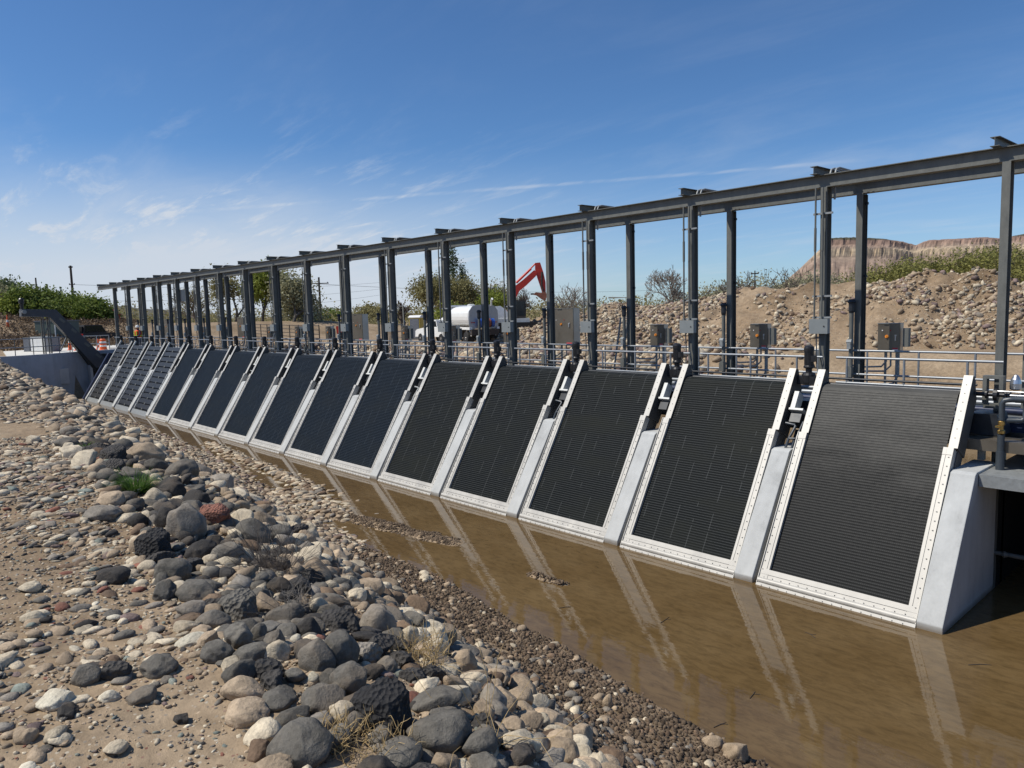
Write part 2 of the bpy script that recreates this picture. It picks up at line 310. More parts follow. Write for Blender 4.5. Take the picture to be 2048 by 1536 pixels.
def mesa_mat():
    m, nt, b = new_mat('mesa_rock')
    g = N(nt, 'ShaderNodeNewGeometry'); sp = N(nt, 'ShaderNodeSeparateXYZ'); L(nt, g.outputs['Position'], sp.inputs[0])
    nz = noise_node(nt, .012, 4, .6, 'World'); 
    a = N(nt, 'ShaderNodeMath', operation='MULTIPLY_ADD'); L(nt, nz, a.inputs[0]); a.inputs[1].default_value = 12; L(nt, sp.outputs[2], a.inputs[2])
    d = N(nt, 'ShaderNodeMath', operation='DIVIDE'); L(nt, a.outputs[0], d.inputs[0]); d.inputs[1].default_value = 150
    c = ramp(nt, d.outputs[0], [(.0, (.25, .19, .145)), (.60, (.27, .20, .155)), (.70, (.30, .23, .175)), (.735, (.38, .30, .21)), (.79, (.41, .325, .225)), (.83, (.31, .235, .18)), (.88, (.28, .195, .15)), (.935, (.24, .165, .13)), (.96, (.08, .075, .05))])
    st = noise_node(nt, .045, 6, .7, 'World', (1.2, 1.2, .8)); st2 = noise_node(nt, .12, 5, .7, 'World', (.2, .2, 3.2))
    mr = N(nt, 'ShaderNodeMapRange'); L(nt, st, mr.inputs[0]); mr.inputs[1].default_value = .3; mr.inputs[2].default_value = .7; mr.inputs[3].default_value = .70; mr.inputs[4].default_value = 1.38
    mr2 = N(nt, 'ShaderNodeMapRange'); L(nt, st2, mr2.inputs[0]); mr2.inputs[1].default_value = .3; mr2.inputs[2].default_value = .7; mr2.inputs[3].default_value = .84; mr2.inputs[4].default_value = 1.16
    k = N(nt, 'ShaderNodeMath', operation='MULTIPLY'); L(nt, mr.outputs[0], k.inputs[0]); L(nt, mr2.outputs[0], k.inputs[1])
    mx = N(nt, 'ShaderNodeVectorMath', operation='SCALE'); L(nt, c, mx.inputs[0]); L(nt, k.outputs[0], mx.inputs['Scale'])
    L(nt, mx.outputs[0], b.inputs['Base Color']); b.inputs['Roughness'].default_value = .95; b.inputs['Specular IOR Level'].default_value = .1; return m
M['mesa'] = mesa_mat()
M['hill'] = simple('scrub_hill', (.085, .078, .055), .95, 0, .45, .25)

# ------------------------------------------------------------------ mesh helpers
class MB:
    def __init__(s): s.v = []; s.f = []; s.sm = []
    def add(s, vs, fs, smooth=False):
        o = len(s.v); s.v += [tuple(map(float, v)) for v in vs]; s.f += [tuple(i+o for i in f) for f in fs]; s.sm += [smooth]*len(fs); return s
    def box(s, x0, x1, y0, y1, z0, z1, T=None):
        vs = [(x, y, z) for z in (z0, z1) for y in (y0, y1) for x in (x0, x1)]
        if T: vs = [T(*v) for v in vs]
        return s.add(vs, [(0, 2, 3, 1), (4, 5, 7, 6), (0, 1, 5, 4), (2, 6, 7, 3), (0, 4, 6, 2), (1, 3, 7, 5)])
    def prism(s, pts, ax, a, b, T=None):
        n = len(pts)
        def mk(p, h): return {'x': (h, p[0], p[1]), 'y': (p[0], h, p[1]), 'z': (p[0], p[1], h)}[ax]
        vs = [mk(p, a) for p in pts]+[mk(p, b) for p in pts]
        if T: vs = [T(*v) for v in vs]
        return s.add(vs, [tuple(range(n))[::-1], tuple(range(n, 2*n))]+[(i, (i+1) % n, (i+1) % n+n, i+n) for i in range(n)])
    def tube(s, pts, r, n=8, cap=True, r2=None):
        P = [Vector(p) for p in pts]; k = len(P); rings = []; u = None
        for i, p in enumerate(P):
            t = (P[min(i+1, k-1)]-P[max(i-1, 0)]); t = t.normalized() if t.length > 1e-9 else Vector((0, 0, 1))
            if u is None:
                u = t.cross(Vector((0, 0, 1)) if abs(t.z) < .9 else Vector((1, 0, 0))).normalized()
            else: u = (u-t*u.dot(t)).normalized()
            w = t.cross(u); rr = r if r2 is None else r+(r2-r)*i/(k-1)
            rings.append([p+(u*math.cos(a)+w*math.sin(a))*rr for a in (2*math.pi*j/n for j in range(n))])
        vs = [q for g in rings for q in g]; fs = [(i*n+j, i*n+(j+1) % n, (i+1)*n+(j+1) % n, (i+1)*n+j) for i in range(k-1) for j in range(n)]
        o = len(s.v); s.add(vs, fs, True)
        if cap: s.add(rings[0], [tuple(range(n))[::-1]]); s.add(rings[-1], [tuple(range(n))])
        return s
    def lathe(s, c, prof, n=14, ax='z'):
        vs = []
        for r, h in prof:
            for j in range(n):
                a = 2*math.pi*j/n; p = (r*math.cos(a), r*math.sin(a), h)
                if ax == 'y': p = (p[0], p[2], p[1])
                if ax == 'x': p = (p[2], p[0], p[1])
                vs.append((c[0]+p[0], c[1]+p[1], c[2]+p[2]))
        k = len(prof); s.add(vs, [(i*n+j, i*n+(j+1) % n, (i+1)*n+(j+1) % n, (i+1)*n+j) for i in range(k-1) for j in range(n)]+[tuple(range(n))[::-1], tuple(range((k-1)*n, k*n))], False); return s
    def build(s, name, mat, parent=None, uv=None):
        me = bpy.data.meshes.new(name); me.from_pydata(s.v, [], s.f)
        me.polygons.foreach_set('use_smooth', s.sm); me.materials.append(mat)
        bm = bmesh.new(); bm.from_mesh(me); bmesh.ops.recalc_face_normals(bm, faces=bm.faces); bm.to_mesh(me); bm.free()
        o = bpy.data.objects.new(name, me); COL.objects.link(o)
        if parent: o.parent = parent
        return o
def tag(o, label=None, cat=None, group=None, kind=None):
    if label: o['label'] = label
    if cat: o['category'] = cat
    if group: o['group'] = group
    if kind: o['kind'] = kind
    return o
def thing(name, loc, label, cat, group=None, rz=0):
    o = bpy.data.objects.new(name, None); COL.objects.link(o); o.location = tuple(map(float, loc)); o.rotation_euler = (0, 0, rz); o.empty_display_size = .2
    return tag(o, label, cat, group)
def dup(root, loc, label, rz=None):
    r = root.copy(); COL.objects.link(r); r.location = loc; r['label'] = label
    if rz is not None: r.rotation_euler = (0, 0, rz)
    for ch in list(root.children):
        c = ch.copy(); COL.objects.link(c); c.parent = r
        for g in list(ch.children):
            d = g.copy(); COL.objects.link(d); d.parent = c
    return r
def mesh_np(name, V, F, mat, parent=None, col=None, smooth=True):
    """V (n,3), F (m,k) arrays"""
    me = bpy.data.meshes.new(name); m, k = F.shape
    me.vertices.add(len(V)); me.vertices.foreach_set('co', np.asarray(V, np.float32).ravel())
    me.loops.add(m*k); me.loops.foreach_set('vertex_index', F.astype(np.int32).ravel())
    me.polygons.add(m); me.polygons.foreach_set('loop_start', np.arange(0, m*k, k, dtype=np.int32)); me.polygons.foreach_set('loop_total', np.full(m, k, np.int32))
    me.polygons.foreach_set('use_smooth', np.full(m, smooth))
    me.update(calc_edges=True)
    if col is not None:
        a = me.color_attributes.new('col', 'FLOAT_COLOR', 'POINT'); a.data.foreach_set('color', np.concatenate([col, np.ones((len(col), 1))], 1).astype(np.float32).ravel())
    me.materials.append(mat)
    o = bpy.data.objects.new(name, me); COL.objects.link(o)
    if parent: o.parent = parent
    return o
ORD = ['zeroth', 'first', 'second', 'third', 'fourth', 'fifth', 'sixth', 'seventh', 'eighth', 'ninth', 'tenth', 'eleventh', 'twelfth', 'thirteenth', 'fourteenth', 'fifteenth', 'sixteenth', 'seventeenth', 'eighteenth']
rng = np.random.default_rng(7); random.seed(7)
def hsh(ix, iy, s=0):
    h = (ix.astype(np.int64)*374761393+iy.astype(np.int64)*668265263+s*974634777) & 0x7fffffff
    h = ((h ^ (h >> 13))*1274126177) & 0x7fffffff
    return ((h ^ (h >> 16)) & 0xffff)/65535.0
def vnoise(x, y, s=0):
    x = np.asarray(x, float); y = np.asarray(y, float)
    ix = np.floor(x); iy = np.floor(y); fx = x-ix; fy = y-iy; fx = fx*fx*(3-2*fx); fy = fy*fy*(3-2*fy)
    ix = ix.astype(np.int64); iy = iy.astype(np.int64)
    a = hsh(ix, iy, s); b = hsh(ix+1, iy, s); c = hsh(ix, iy+1, s); d = hsh(ix+1, iy+1, s)
    return (a+(b-a)*fx)*(1-fy)+(c+(d-c)*fx)*fy-.5
def fbm(x, y, s=0, o=4, g=.5):
    t = 0; am = 1; 
    for i in range(o): t = t+am*vnoise(x*2**i, y*2**i, s+i); am *= g
    return t
def sst(a, b, x): t = np.clip((x-a)/(b-a), 0, 1); return t*t*(3-2*t)

# ------------------------------------------------------------------ terrain
P = 3.05; D, H = 1.3176, 2.1852; SL = math.hypot(D, H); EC, ES = D/SL, H/SL   # bay pitch, slope of the screens
_sx = np.array([-52, -43.5, -31.9, -24.8, -20, -15.2, -12.1, -9.7, -7.5, -6.26, -4.76, -3.8, -2.8, -1.66, -.84, -.19, 4, 14])
_sy = np.array([-.2, -.5, -1.34, -1.7, -2.19, -3.07, -3.42, -3.69, -3.66, -3.83, -4.1, -4.14, -4.35, -4.54, -4.62, -4.7, -5.3, -6.3])
_cx = np.array([-60, -50, -32, -23, -14, -5, 0, 4, 14]); _cy = np.array([-4.6, -4.9, -6.75, -7.3, -7.9, -8.9, -9.6, -10.3, -12])
def YS(x): return np.interp(x, _sx, _sy)
def YC(x): return np.interp(x, _cx, _cy)
_t = np.array([-9, 0, .1, .25, .45, .7, .9, 1.0]); _z = np.array([-.5, 0, .14, .38, .95, 2.1, 2.85, 3.05])
def YE(x): return 23.5+(x+33)*.147
BARS = [(-12.6, -2.7, -8.8, -2.2, .42), (-15.8, -2.5, -12.6, -2.9, .75), (-6.2, -2.4, -5.4, -2.35, .16), (-20.5, -1.4, -15.0, -2.0, .35), (-26, -1.0, -20, -1.5, .3)]
def ground(x, y):
    x = np.asarray(x, float); y = np.asarray(y, float); x, y = np.broadcast_arrays(x, y)
    ys = YS(x); yc = YC(x); t = (ys-y)/(ys-yc)
    zb = np.interp(t, _t, _z)
    d = np.maximum(yc-y, 0); zb = np.where(t > 1, 3.05+.2*(1-np.exp(-d/.9))+.012*np.minimum(d, 20), zb)
    zb = zb+(.10*fbm(x*.8, y*.8, 3)+.035*fbm(x*4, y*4, 9))*sst(.02, .2, t)
    # channel bed with bars
    w = y-ys; bed = -.03-.16*sst(0, .8, w)-.25*sst(.5, 3, w)
    for (x0, y0, x1, y1, wd) in BARS:
        dx, dy = x1-x0, y1-y0; q = np.clip(((x-x0)*dx+(y-y0)*dy)/(dx*dx+dy*dy), 0, 1)
        r = np.hypot(x-x0-q*dx, y-y0-q*dy); bed = np.maximum(bed, .055-.12*(r/wd)**1.5+.06*fbm(x*3, y*3, 21)+.03*fbm(x*9, y*9, 22))
    z = np.where(y < ys, zb, np.maximum(bed, -.45))
    # far bank and yard
    ye = YE(x); yard = 2.35+.05*fbm(x*.3, y*.3, 31)
    far = -.6+(yard+.6)*sst(-5.2, 0, y-ye); far = far+.25*fbm(x*.6, y*.6, 33)*sst(-4.5, -2.5, y-ye)*(1-sst(-1.0, .3, y-ye))
    z = np.where(y > ye-5.6, np.maximum(z, far), z)
    # left end: behind the wing wall
    lf = 2.70+.04*fbm(x*.4, y*.4, 41)
    lw = np.where(y > -4.2+.0*x, sst(-.12, -.45, x-np.interp(y, [-4, -2.6, -1, .6, 2, 3.6, 5.2], [-51.3, -51.6, -52.1, -53.4, -54.1, -54.3, -54.1])), sst(-48, -53, x))
    z = z*(1-lw)+np.where(y > 16, yard, lf)*lw
    em = sst(-82, -90, x)*(1-sst(36, 62, y)); z = z+em*1.95
    hump = sst(-68, -78, x)*(1-sst(2, 8, y)); z = z+hump*(1.0+.5*fbm(x*.15, y*.15, 44))
    z = z+sst(-70, -84, x)*(1-sst(14, 20, y))*.35*fbm(x*.5, y*.5, 47)
    return z
def lines(*segs):
    out = []
    for a, b, st in segs: out += list(np.arange(a, b, st))
    return np.array(out)
gx = np.concatenate([-np.geomspace(9000, 130, 16)[:-1], lines((-130, -60, 3), (-60, -50.4, .35), (-50.4, -14, .3), (-14, 5, .13), (5, 20, 1), (20, 60, 8)), np.geomspace(60, 6000, 8)])
gy = np.concatenate([-np.geomspace(5000, 30, 10)[:-1], lines((-30, -13, 1), (-13, 0, .13), (0, 16, 1.0), (16, 30, .35), (30, 130, 5)), np.geomspace(130, 9000, 14)])
X, Y = np.meshgrid(gx, gy); Z = ground(X, Y)
nx, ny = len(gx), len(gy); idx = np.arange(nx*ny).reshape(ny, nx)
F = np.stack([idx[:-1, :-1], idx[:-1, 1:], idx[1:, 1:], idx[1:, :-1]], -1).reshape(-1, 4)
tag(mesh_np('ground', np.stack([X, Y, Z], -1).reshape(-1, 3), F, M['ground']), kind='structure')
wy = MB(); wy.add([(-51.6, -6.5, 0), (25, -9, 0), (25, 24, 0), (-51.6, 24, 0)], [(0, 1, 2, 3)]); tag(wy.build('water', M['water']), kind='structure')
def G(x, y): return float(ground(np.array([x]), np.array([y]))[0])
def hit(px, py, lo=2.0, hi=60):
    d = ray(px, py); rs = np.arange(lo, hi, .05); q = CAM[None]+d[None]*rs[:, None]; g = ground(q[:, 0], q[:, 1]); k = np.argmax(q[:, 2] < np.maximum(g, 0)); return q[k], rs[k]
print('terrain ok')
# ------------------------------------------------------------------ intake: piers
NS = 16
def T(x, s, n): return (x, s*EC-n*ES, s*ES+n*EC)
pier0 = thing('concrete_pier', (0, 0, 0), 'first sloping concrete pier from the right end of the screen row, chalked with a 7', 'pier', 'sloping concrete piers between the screens')
pm = MB(); pm.prism([(-.012, -.55), (-.012, .10), (D-.05, H-.085), (D-.02, H-.03), (D+.05, H), (2.45, H), (2.45, -.55)], 'x', -.36, 0)
pb = pm.build('pier_body', M['conc'], pier0)
bv = pb.modifiers.new('b', 'BEVEL'); bv.width = .012; bv.segments = 2; bv.limit_method = 'ANGLE'
def chalk(pts, parent, r=.0045):
    m = MB(); m.tube([T(x, s, .0035) for x, s in pts], r, 5); m.build('chalk_number', M['chalk'], parent)
piers = [pier0]
for k in range(1, NS+1):
    piers.append(dup(pier0, (-P*k, 0, 0), f'{ORD[k+1] if k < 17 else ""} sloping concrete pier from the right end of the screen row' + (', chalked with a 6' if k == 1 else '')))
chalk([(-.20, 1.02), (-.17, 1.10), (-.10, 1.10), (-.17, .93)], pier0)
a = [(-.16+.035*math.cos(t), 1.0+.045*math.sin(t)) for t in np.linspace(2.4, 2.4+2*math.pi, 14)]
chalk([(-.12, 1.17), (-.17, 1.12), (-.19, 1.04)]+a, piers[1])
# ------------------------------------------------------------------ screens
def belt_part(parent, mat):
    prof = []; ph = .0508; s = .29
    while s < 3.80:
        prof += [(s, -.045), (s+ph*.66, -.045), (s+ph*.74, -.039), (s+ph*.97, -.039)]; s += ph
    s0 = s
    for a in np.linspace(0, math.pi*.9, 12): prof.append((s0+.19*math.sin(a), -.045-.19+.19*math.cos(a)))
    xs = (-2.81, -.50); n = len(prof); V = []; UVv = []; acc = .29; last = prof[0]
    for q in prof:
        acc = q[0] if q[0] < s0 and q[1] > -.06 else acc+math.hypot(q[0]-last[0], q[1]-last[1]); last = q
        for x in xs: V.append(T(x, *q)); UVv.append((x, acc))
    Fq = np.array([(2*i, 2*i+1, 2*i+3, 2*i+2) for i in range(n-1)])
    o = mesh_np('mesh_belt', np.array(V), Fq, mat, parent, smooth=False)
    ul = o.data.uv_layers.new(name='UVMap'); ul.data.foreach_set('uv', np.array(UVv)[Fq.ravel()].astype(np.float32).ravel())
    return o
def frame_parts(t):
    for x0, x1, nm in ((-.46, -.33, 'r'), (-2.93, -2.80, 'l')):
        m = MB(); m.box(x0-.004, x1+.004, 2.93, 4.24, -.012, 0, T); m.build('upper_side_frame', M['stain'], t)
        m = MB(); m.prism([(2.93, -.42), (2.93, -.0125), (4.235, -.0125), (4.27, -.10), (4.0, -.42)], 'x', x0, x1, T)
        m.box(x0+.02, x1-.02, 1.9, 2.93, -.40, -.12, T); m.build('frame_web', M['web_shaded'], t)
        b = MB()
        for s in np.arange(3.1, 4.2, .16): b.box((x0+x1)/2-.006, (x0+x1)/2+.006, s, s+.012, 0, .007, T)
        b.build('bolt_row', M['dark_steel'], t)
    for x0, x1, sg in ((-.525, -.368, 1), (-2.975, -2.812, -1)):
        m = MB(); m.box(x0, x1, .03, 2.92, -.12, .012, T)
        c = x0+.045 if sg > 0 else x1-.045
        m.box(min(c, c+sg*.008), max(c, c+sg*.008), .3, 2.92, .012, .022, T)
        e = x1-.012 if sg > 0 else x0+.012
        m.box(min(e, e+sg*.012), max(e, e+sg*.012), .03, 2.92, .012, .036, T)
        m.box(min(x0, x1), max(x0, x1), 2.80, 2.925, .012, .020, T)
        m.build('lower_side_frame', M['stain'], t)
        b = MB(); xb = (x1-.05 if sg > 0 else x0+.05)
        for s in np.arange(.12, 2.85, .155): b.box(xb-.016, xb+.002, s, s+.006, .012, .020, T); b.box(xb-.004, xb+.004, s-.006, s+.012, .012, .022, T)
        b.build('bolt_row', M['dark_steel'], t)
    m = MB(); m.box(-2.975, -.368, .20, .29, -.05, .016, T); m.box(-2.975, -.368, .13, .20, -.05, .004, T)
    m.tube([T(-2.97, .085, -.005), T(-.372, .085, -.005)], .052, 12)
    m.box(-2.975, -.368, -.03, .03, -.06, .030, T); m.box(-2.975, -.368, -.5, -.03, -.06, -.02, T)
    m.build('bottom_plate', M['stain'], t)
    b = MB()
    for x in np.arange(-2.87, -.4, .155): b.box(x-.007, x+.007, .142, .154, .004, .014, T); b.box(x-.006, x+.006, -.010, .002, .030, .038, T)
    b.build('bolt_row', M['dark_steel'], t)
    m = MB(); m.box(-3.045, -2.985, .02, 2.6, -.16, -.10, T); m.build('gap_shade_strip', M['black'], t)  # black strip standing in for the shade in the gap beside the pier
    # drive: vertical gearmotor in the gap on the left
    m = MB(); c = (-3.19, 2.33, 0)
    m.lathe(c, [(.05, 3.30), (.12, 3.31), (.13, 3.36), (.13, 3.50), (.11, 3.54), (.06, 3.56), (.06, 3.62), (.10, 3.64), (.10, 3.67), (.083, 3.69), (.083, 3.97), (.05, 3.98)], 16)
    m.box(-3.36, -3.02, 2.22, 2.44, 3.32, 3.48); m.tube([(-3.36, 2.36, 3.40), (-2.9, 2.36, 3.40)], .045, 10)
    for a in np.linspace(0, 2*math.pi, 18, endpoint=False): m.box(-3.19+.083*math.cos(a)-.004, -3.19+.083*math.cos(a)+.004, 2.33+.083*math.sin(a)-.004, 2.33+.083*math.sin(a)+.004, 3.70, 3.95)
    m.box(-3.13, -3.06, 2.27, 2.39, 3.76, 3.88)
    g = m.build('gearmotor', M['motor'], t)
    m = MB(); m.lathe(c, [(.094, 3.955), (.096, 4.02), (.085, 4.055), (.04, 4.075)], 18); m.build('fan_cover', M['motor'], g)
    m = MB(); m.box(-3.33, -3.24, 3.45, 3.80, -.32, -.10, T); m.box(-3.34, -3.06, 3.40, 3.44, -.38, -.08, T); m.build('chute_panel', M['offwhite'], t)
    m = MB(); m.box(-3.32, -3.10, 3.18, 3.36, -.42, -.16, T); m.box(-3.30, -2.95, 2.55, 3.15, -.50, -.47, T); m.build('box_and_shade_plate', M['dark_steel'], t)  # small dark box, plus a dark sheet added to blacken the gap
    m = MB(); m.tube([(-2.95, 2.28, 3.335), (-.33, 2.28, 3.335)], .05, 10); m.tube([(-2.95, 2.42, 3.45), (-.33, 2.42, 3.45)], .022, 8)
    m.build('spray_header', M['dark_steel'], t)
screen0 = thing('travelling_screen', (0, 0, 0), 'first dark mesh screen from the right end, greyer and brighter than the others', 'water screen', 'sloping dark mesh screens in the row')
belt_part(screen0, M['beltsheen']); frame_parts(screen0)
def pvc_part(parent, mat='pvc'):
    m = MB(); f = lambda x, s, n: T(x, s, n)
    m.tube([f(-3.33, 3.12, -.1), f(-3.16, 3.11, -.12), f(-3.13, 3.08, -.12), f(-3.20, 2.80, -.12), f(-3.22, 2.62, -.14), f(-3.15, 2.50, -.2)], .027, 8)
    m.tube([f(-3.18, 2.82, -.12), f(-3.05, 2.83, -.12), f(-3.03, 3.0, -.12), f(-3.0, 3.18, -.12)], .024, 8); m.tube([f(-3.09, 2.80, -.14), f(-3.13, 2.48, -.2)], .024, 8)
    m.build('drain_pipe', M[mat], parent)
screens = [screen0]; s1 = None
for k in range(1, 12):
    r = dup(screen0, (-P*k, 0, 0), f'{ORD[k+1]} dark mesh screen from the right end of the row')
    b = [c for c in r.children if c.name.startswith('mesh_belt')][0]
    if k == 1: b.data = b.data.copy(); b.data.materials[0] = M['belt']; bd = b.data
    elif k in (2, 3, 4): b.data = bd
    elif k == 5: b.data = b.data.copy(); b.data.materials[0] = M['beltblue']; bd2 = b.data
    else: b.data = bd2
    screens.append(r)
for k in (0, 2, 4, 6, 8): pvc_part(screens[k], 'pvc' if k < 4 else 'galv_light')
# four slatted screens at the far end
sl0 = thing('slatted_screen', (-P*12, 0, 0), 'first slatted black screen, next to the mesh screens', 'water screen', 'slatted black screens at the far left end of the row')
m = MB(); m.box(-2.81, -.50, .3, 4.0, -.12, -.09, T); m.build('backing_panel', M['black'], sl0)
for i in range(12):
    m = MB(); s = .36+i*.31; m.box(-2.76, -.55, s, s+.225, -.06, -.02, T); m.build('slat', M['slat'] if 'slat' in M else M['dark_steel'], sl0)
m = MB()
for i in range(12): m.box(-1.70, -1.60, .30+i*.31, .40+i*.31, -.035, -.012, T)
m.build('slat_clips', M['galv'], sl0)
for x in (-2.80, -.52):
    m = MB()
    for i in range(13): m.box(x-.025, x+.025, .3+i*.31, .3+i*.31+.27, -.06, .015, T)
    m.build('chain_guard', M['offwhite'], sl0)
for x0, x1 in ((-.46, -.36), (-2.93, -2.86)):
    m = MB(); m.box(x0-.004, x1+.004, 2.4, 4.24, -.012, 0, T); m.build('upper_side_frame', M['stain'], sl0); m = MB(); m.prism([(2.4, -.42), (2.4, -.0125), (4.235, -.0125), (4.27, -.10), (4.0, -.42)], 'x', x0, x1, T); m.build('frame_web', M['web_shaded'], sl0)
    m = MB(); m.box(x0, x1, .03, 2.4, -.14, -.05, T); m.build('lower_side_frame', M['galv'], sl0)
m = MB(); m.box(-2.975, -.368, -.4, .26, -.10, .0, T); m.build('bottom_plate', M['galv_light'], sl0)
for nm, mt in (('gearmotor', 'motor'), ('spray_header', 'dark_steel'), ('box_and_shade_plate', 'dark_steel')):
    src = [c for c in screen0.children if c.name.startswith(nm)][0]; c = src.copy(); COL.objects.link(c); c.parent = sl0
for k in range(13, 16): dup(sl0, (-P*k, 0, 0), f'{ORD[k-11]} slatted black screen counted from the mesh screens' + (', nearest the conveyor' if k == 15 else ''))
# trough behind the screens
t = thing('debris_trough', (0, 0, 0), 'long steel debris trough running behind the heads of the screens', 'trough')
m = MB(); m.prism([(2.36, 2.42), (2.36, 2.62), (2.40, 2.62), (2.40, 2.46), (2.95, 2.46), (2.95, 2.62), (2.99, 2.62), (2.99, 2.42)], 'x', -52, .9); m.build('trough_channel', M['troughm'], t)
for k in range(16):
    m = MB(); m.prism([(-.42-P*k, 2.98), (-.02-P*k, 2.98), (.06-P*k, 2.63), (-.42-P*k, 2.63)], 'y', 2.38, 2.95); m.build('hopper', M['dark_steel'], t)
for k in range(0, 17):
    m = MB(); m.box(-P*k-.30, -P*k-.20, 2.45, 2.55, 2.185, 2.42); m.box(-P*k-.1, -P*k-.0, 2.85, 2.95, -.5, 2.42); m.build('trough_leg', M['stain'], t)
# ------------------------------------------------------------------ right end: floor, channel, piping
t = thing('access_platform', (0, 0, 0), 'galvanized platform on a channel beam beside the rightmost pier, over the dark bay', 'platform')
m = MB(); m.prism([(1.42, 1.96), (1.42, 2.15), (1.50, 2.15), (1.50, 2.143), (1.428, 2.143), (1.428, 1.967), (1.50, 1.967), (1.50, 1.96)][::-1], 'x', .012, 5); m.build('channel_beam', M['galv_light'], t)
m = MB(); m.box(.012, 5, 1.51, 5.2, 2.10, 2.15); m.build('floor_plate', M['galv_light'], t)
m = MB(); m.prism([(-.34, H+.002), (0.0, H+.002), (.012, 2.158), (-.20, H+.002)], 'y', 1.5, 2.3); 
m = MB(); m.box(-.06, .0, 2.46, 2.58, -.5, 2.10); m.build('gate_column', M['galv'], t)
m = MB(); m.box(.0, 5, 4.9, 5.3, -.55, 2.10); m.build('back_blocker', M['black'], t)  # black wall added to close the bay and keep the opening dark
m = MB(); m.box(-.06, -.0, 2.60, 4.9, -.55, 2.09); m.build('shade_panel', M['black'], t)  # black sheet added in place of the shade inside the bay
m = MB(); m.box(4.7, 5, 1.6, 4.9, -.55, 2.10); m.build('side_blocker', M['conc_wall'], t)  # out of view, added to enclose the bay so it stays dark
m = MB(); m.tube([(0, 2.52, .62), (4, 2.52, .62)], .04, 8); m.lathe((.14, 2.50, .62), [(.03, -.05), (.06, 0), (.03, .05)], 8, 'x'); m.build('brace_pipe', M['galv'], t)
t = thing('spray_water_pipework', (0, 0, 0), 'dark pipework with brass valve and cone-topped air valve at the right end', 'pipework')
m = MB(); m.tube([(.145, 2.0, 2.15), (.145, 2.0, 2.72)], .052, 14); m.tube([(.145, 2.0, 2.15), (.145, 2.0, 2.45)], .062, 14); m.build('pvc_riser', M['pvc'], t)
m = MB(); m.lathe((.145, 2.0, 0), [(.03, 2.72), (.055, 2.74), (.055, 2.78), (.035, 2.80), (.035, 2.86), (.05, 2.88), (.05, 2.93), (.03, 2.95)], 12); m.tube([(.145, 1.95, 2.85), (.10, 1.88, 2.86)], .02, 8); m.build('brass_valve', M['brass'], t)
m = MB(); m.tube([(.145, 2.0, 2.95), (.145, 2.0, 3.22), (.17, 2.0, 3.27), (.28, 2.05, 3.29), (.62, 2.1, 3.29)], .045, 12); m.tube([(.30, 2.1, 3.27), (.42, 2.1, 3.27), (.44, 2.1, 3.2), (.44, 2.1, 3.0), (.40, 2.08, 2.96), (.2, 2.05, 2.95)], .04, 12); m.build('elbow_pipe', M['pvc'], t)
m = MB(); m.tube([(-.34, 2.4, 3.31), (.9, 2.4, 3.31)], .035, 12)
for x, r in ((-.18, .07), (-.06, .10), (-.03, .10), (.10, .075), (.14, .075), (.30, .07)): m.lathe((x, 2.4, 3.31), [(r*.6, -.02), (r, -.015), (r, .015), (r*.6, .02)], 14, 'x')
m.build('drive_shaft', M['motor'], t)
m = MB(); m.tube([(.0, 2.3, 3.38), (1.5, 2.3, 3.38)], .014, 8); m.tube([(.2, 2.2, 3.33), (1.5, 2.25, 3.34)], .02, 8); m.build('small_pipe', M['alum'], t)
m = MB(); m.lathe((.13, 2.8, 0), [(.06, 3.36), (.085, 3.38), (.085, 3.47), (.07, 3.54), (.045, 3.59), (.03, 3.61), (.01, 3.62)], 18); m.build('air_valve_cone', M['alum'], t)
m = MB(); m.box(-.28, -.02, 2.6, 2.75, 3.05, 3.13); m.box(-.30, -.24, 2.6, 2.75, 3.13, 3.55); m.box(-.06, -.0, 2.6, 2.75, 3.13, 3.55); m.box(-.30, 0, 2.6, 2.75, 3.55, 3.60); m.build('shaft_bracket', M['galv'], t)
m = MB(); m.lathe((.62, 2.2, 2.62), [(.05, -.12), (.12, -.10), (.12, .10), (.05, .12)], 12, 'x'); m.build('pump_body', M['motor'], t)
m = MB(); m.box(-.42, 1.2, 2.05, 2.36, 2.42, 2.60); m.build('sump_box', M['cab'], t)
# ------------------------------------------------------------------ walkway
XL = -53.5
t = thing('steel_walkway', (0, 0, 0), 'long steel walkway deck behind the row of screens', 'walkway')
m = MB(); m.box(XL, 3, 3.16, 5.75, 2.72, 2.76); m.build('grating_deck', M['galv'], t)
for y in (3.09, 5.80):
    m = MB(); m.box(XL, 3, y, y+.06, 2.48, 2.765); m.box(XL, 3, y-.04, y+.10, 2.766, 2.78); m.build('edge_beam', M['blue_steel'], t)
for k in range(0, 18):
    m = MB(); m.box(-P*k-.30, -P*k-.10, 3.09, 5.79, 2.40, 2.60); m.build('cross_joist', M['dark_steel'], t)
def rail_section(y, x0, x1, posts, ztop, zmid, z0, label, name='handrail', grp='walkway handrails'):
    t = thing(name, (x0, y, z0), label, 'railing', grp)
    for z in (ztop, zmid):
        m = MB(); m.tube([(0, 0, z-z0), (x1-x0, 0, z-z0)], .024, 10); m.build('rail', M['rail'], t)
    for x in posts:
        m = MB(); m.tube([(x-x0, 0, 0), (x-x0, 0, ztop-z0)], .022, 8); m.build('rail_post', M['rail'], t)
    return t
r0 = rail_section(2.66, -2.80, -.02, (-2.60, -1.57, -.55), 3.83, 3.35, 2.62, 'first front handrail section from the right, over the first screen head', grp='front handrail sections above the screens')
for k in range(1, 17): dup(r0, (-2.80-P*k, 2.66, 2.62), f'{ORD[k+1]} front handrail section from the right, behind a screen head')
r0 = rail_section(4.35, -P, -.02, (-2.9, -1.9, -.9), 3.86, 3.36, 2.76, 'first rear handrail section from the right, in front of a control cabinet', grp='rear handrail sections along the walkway')
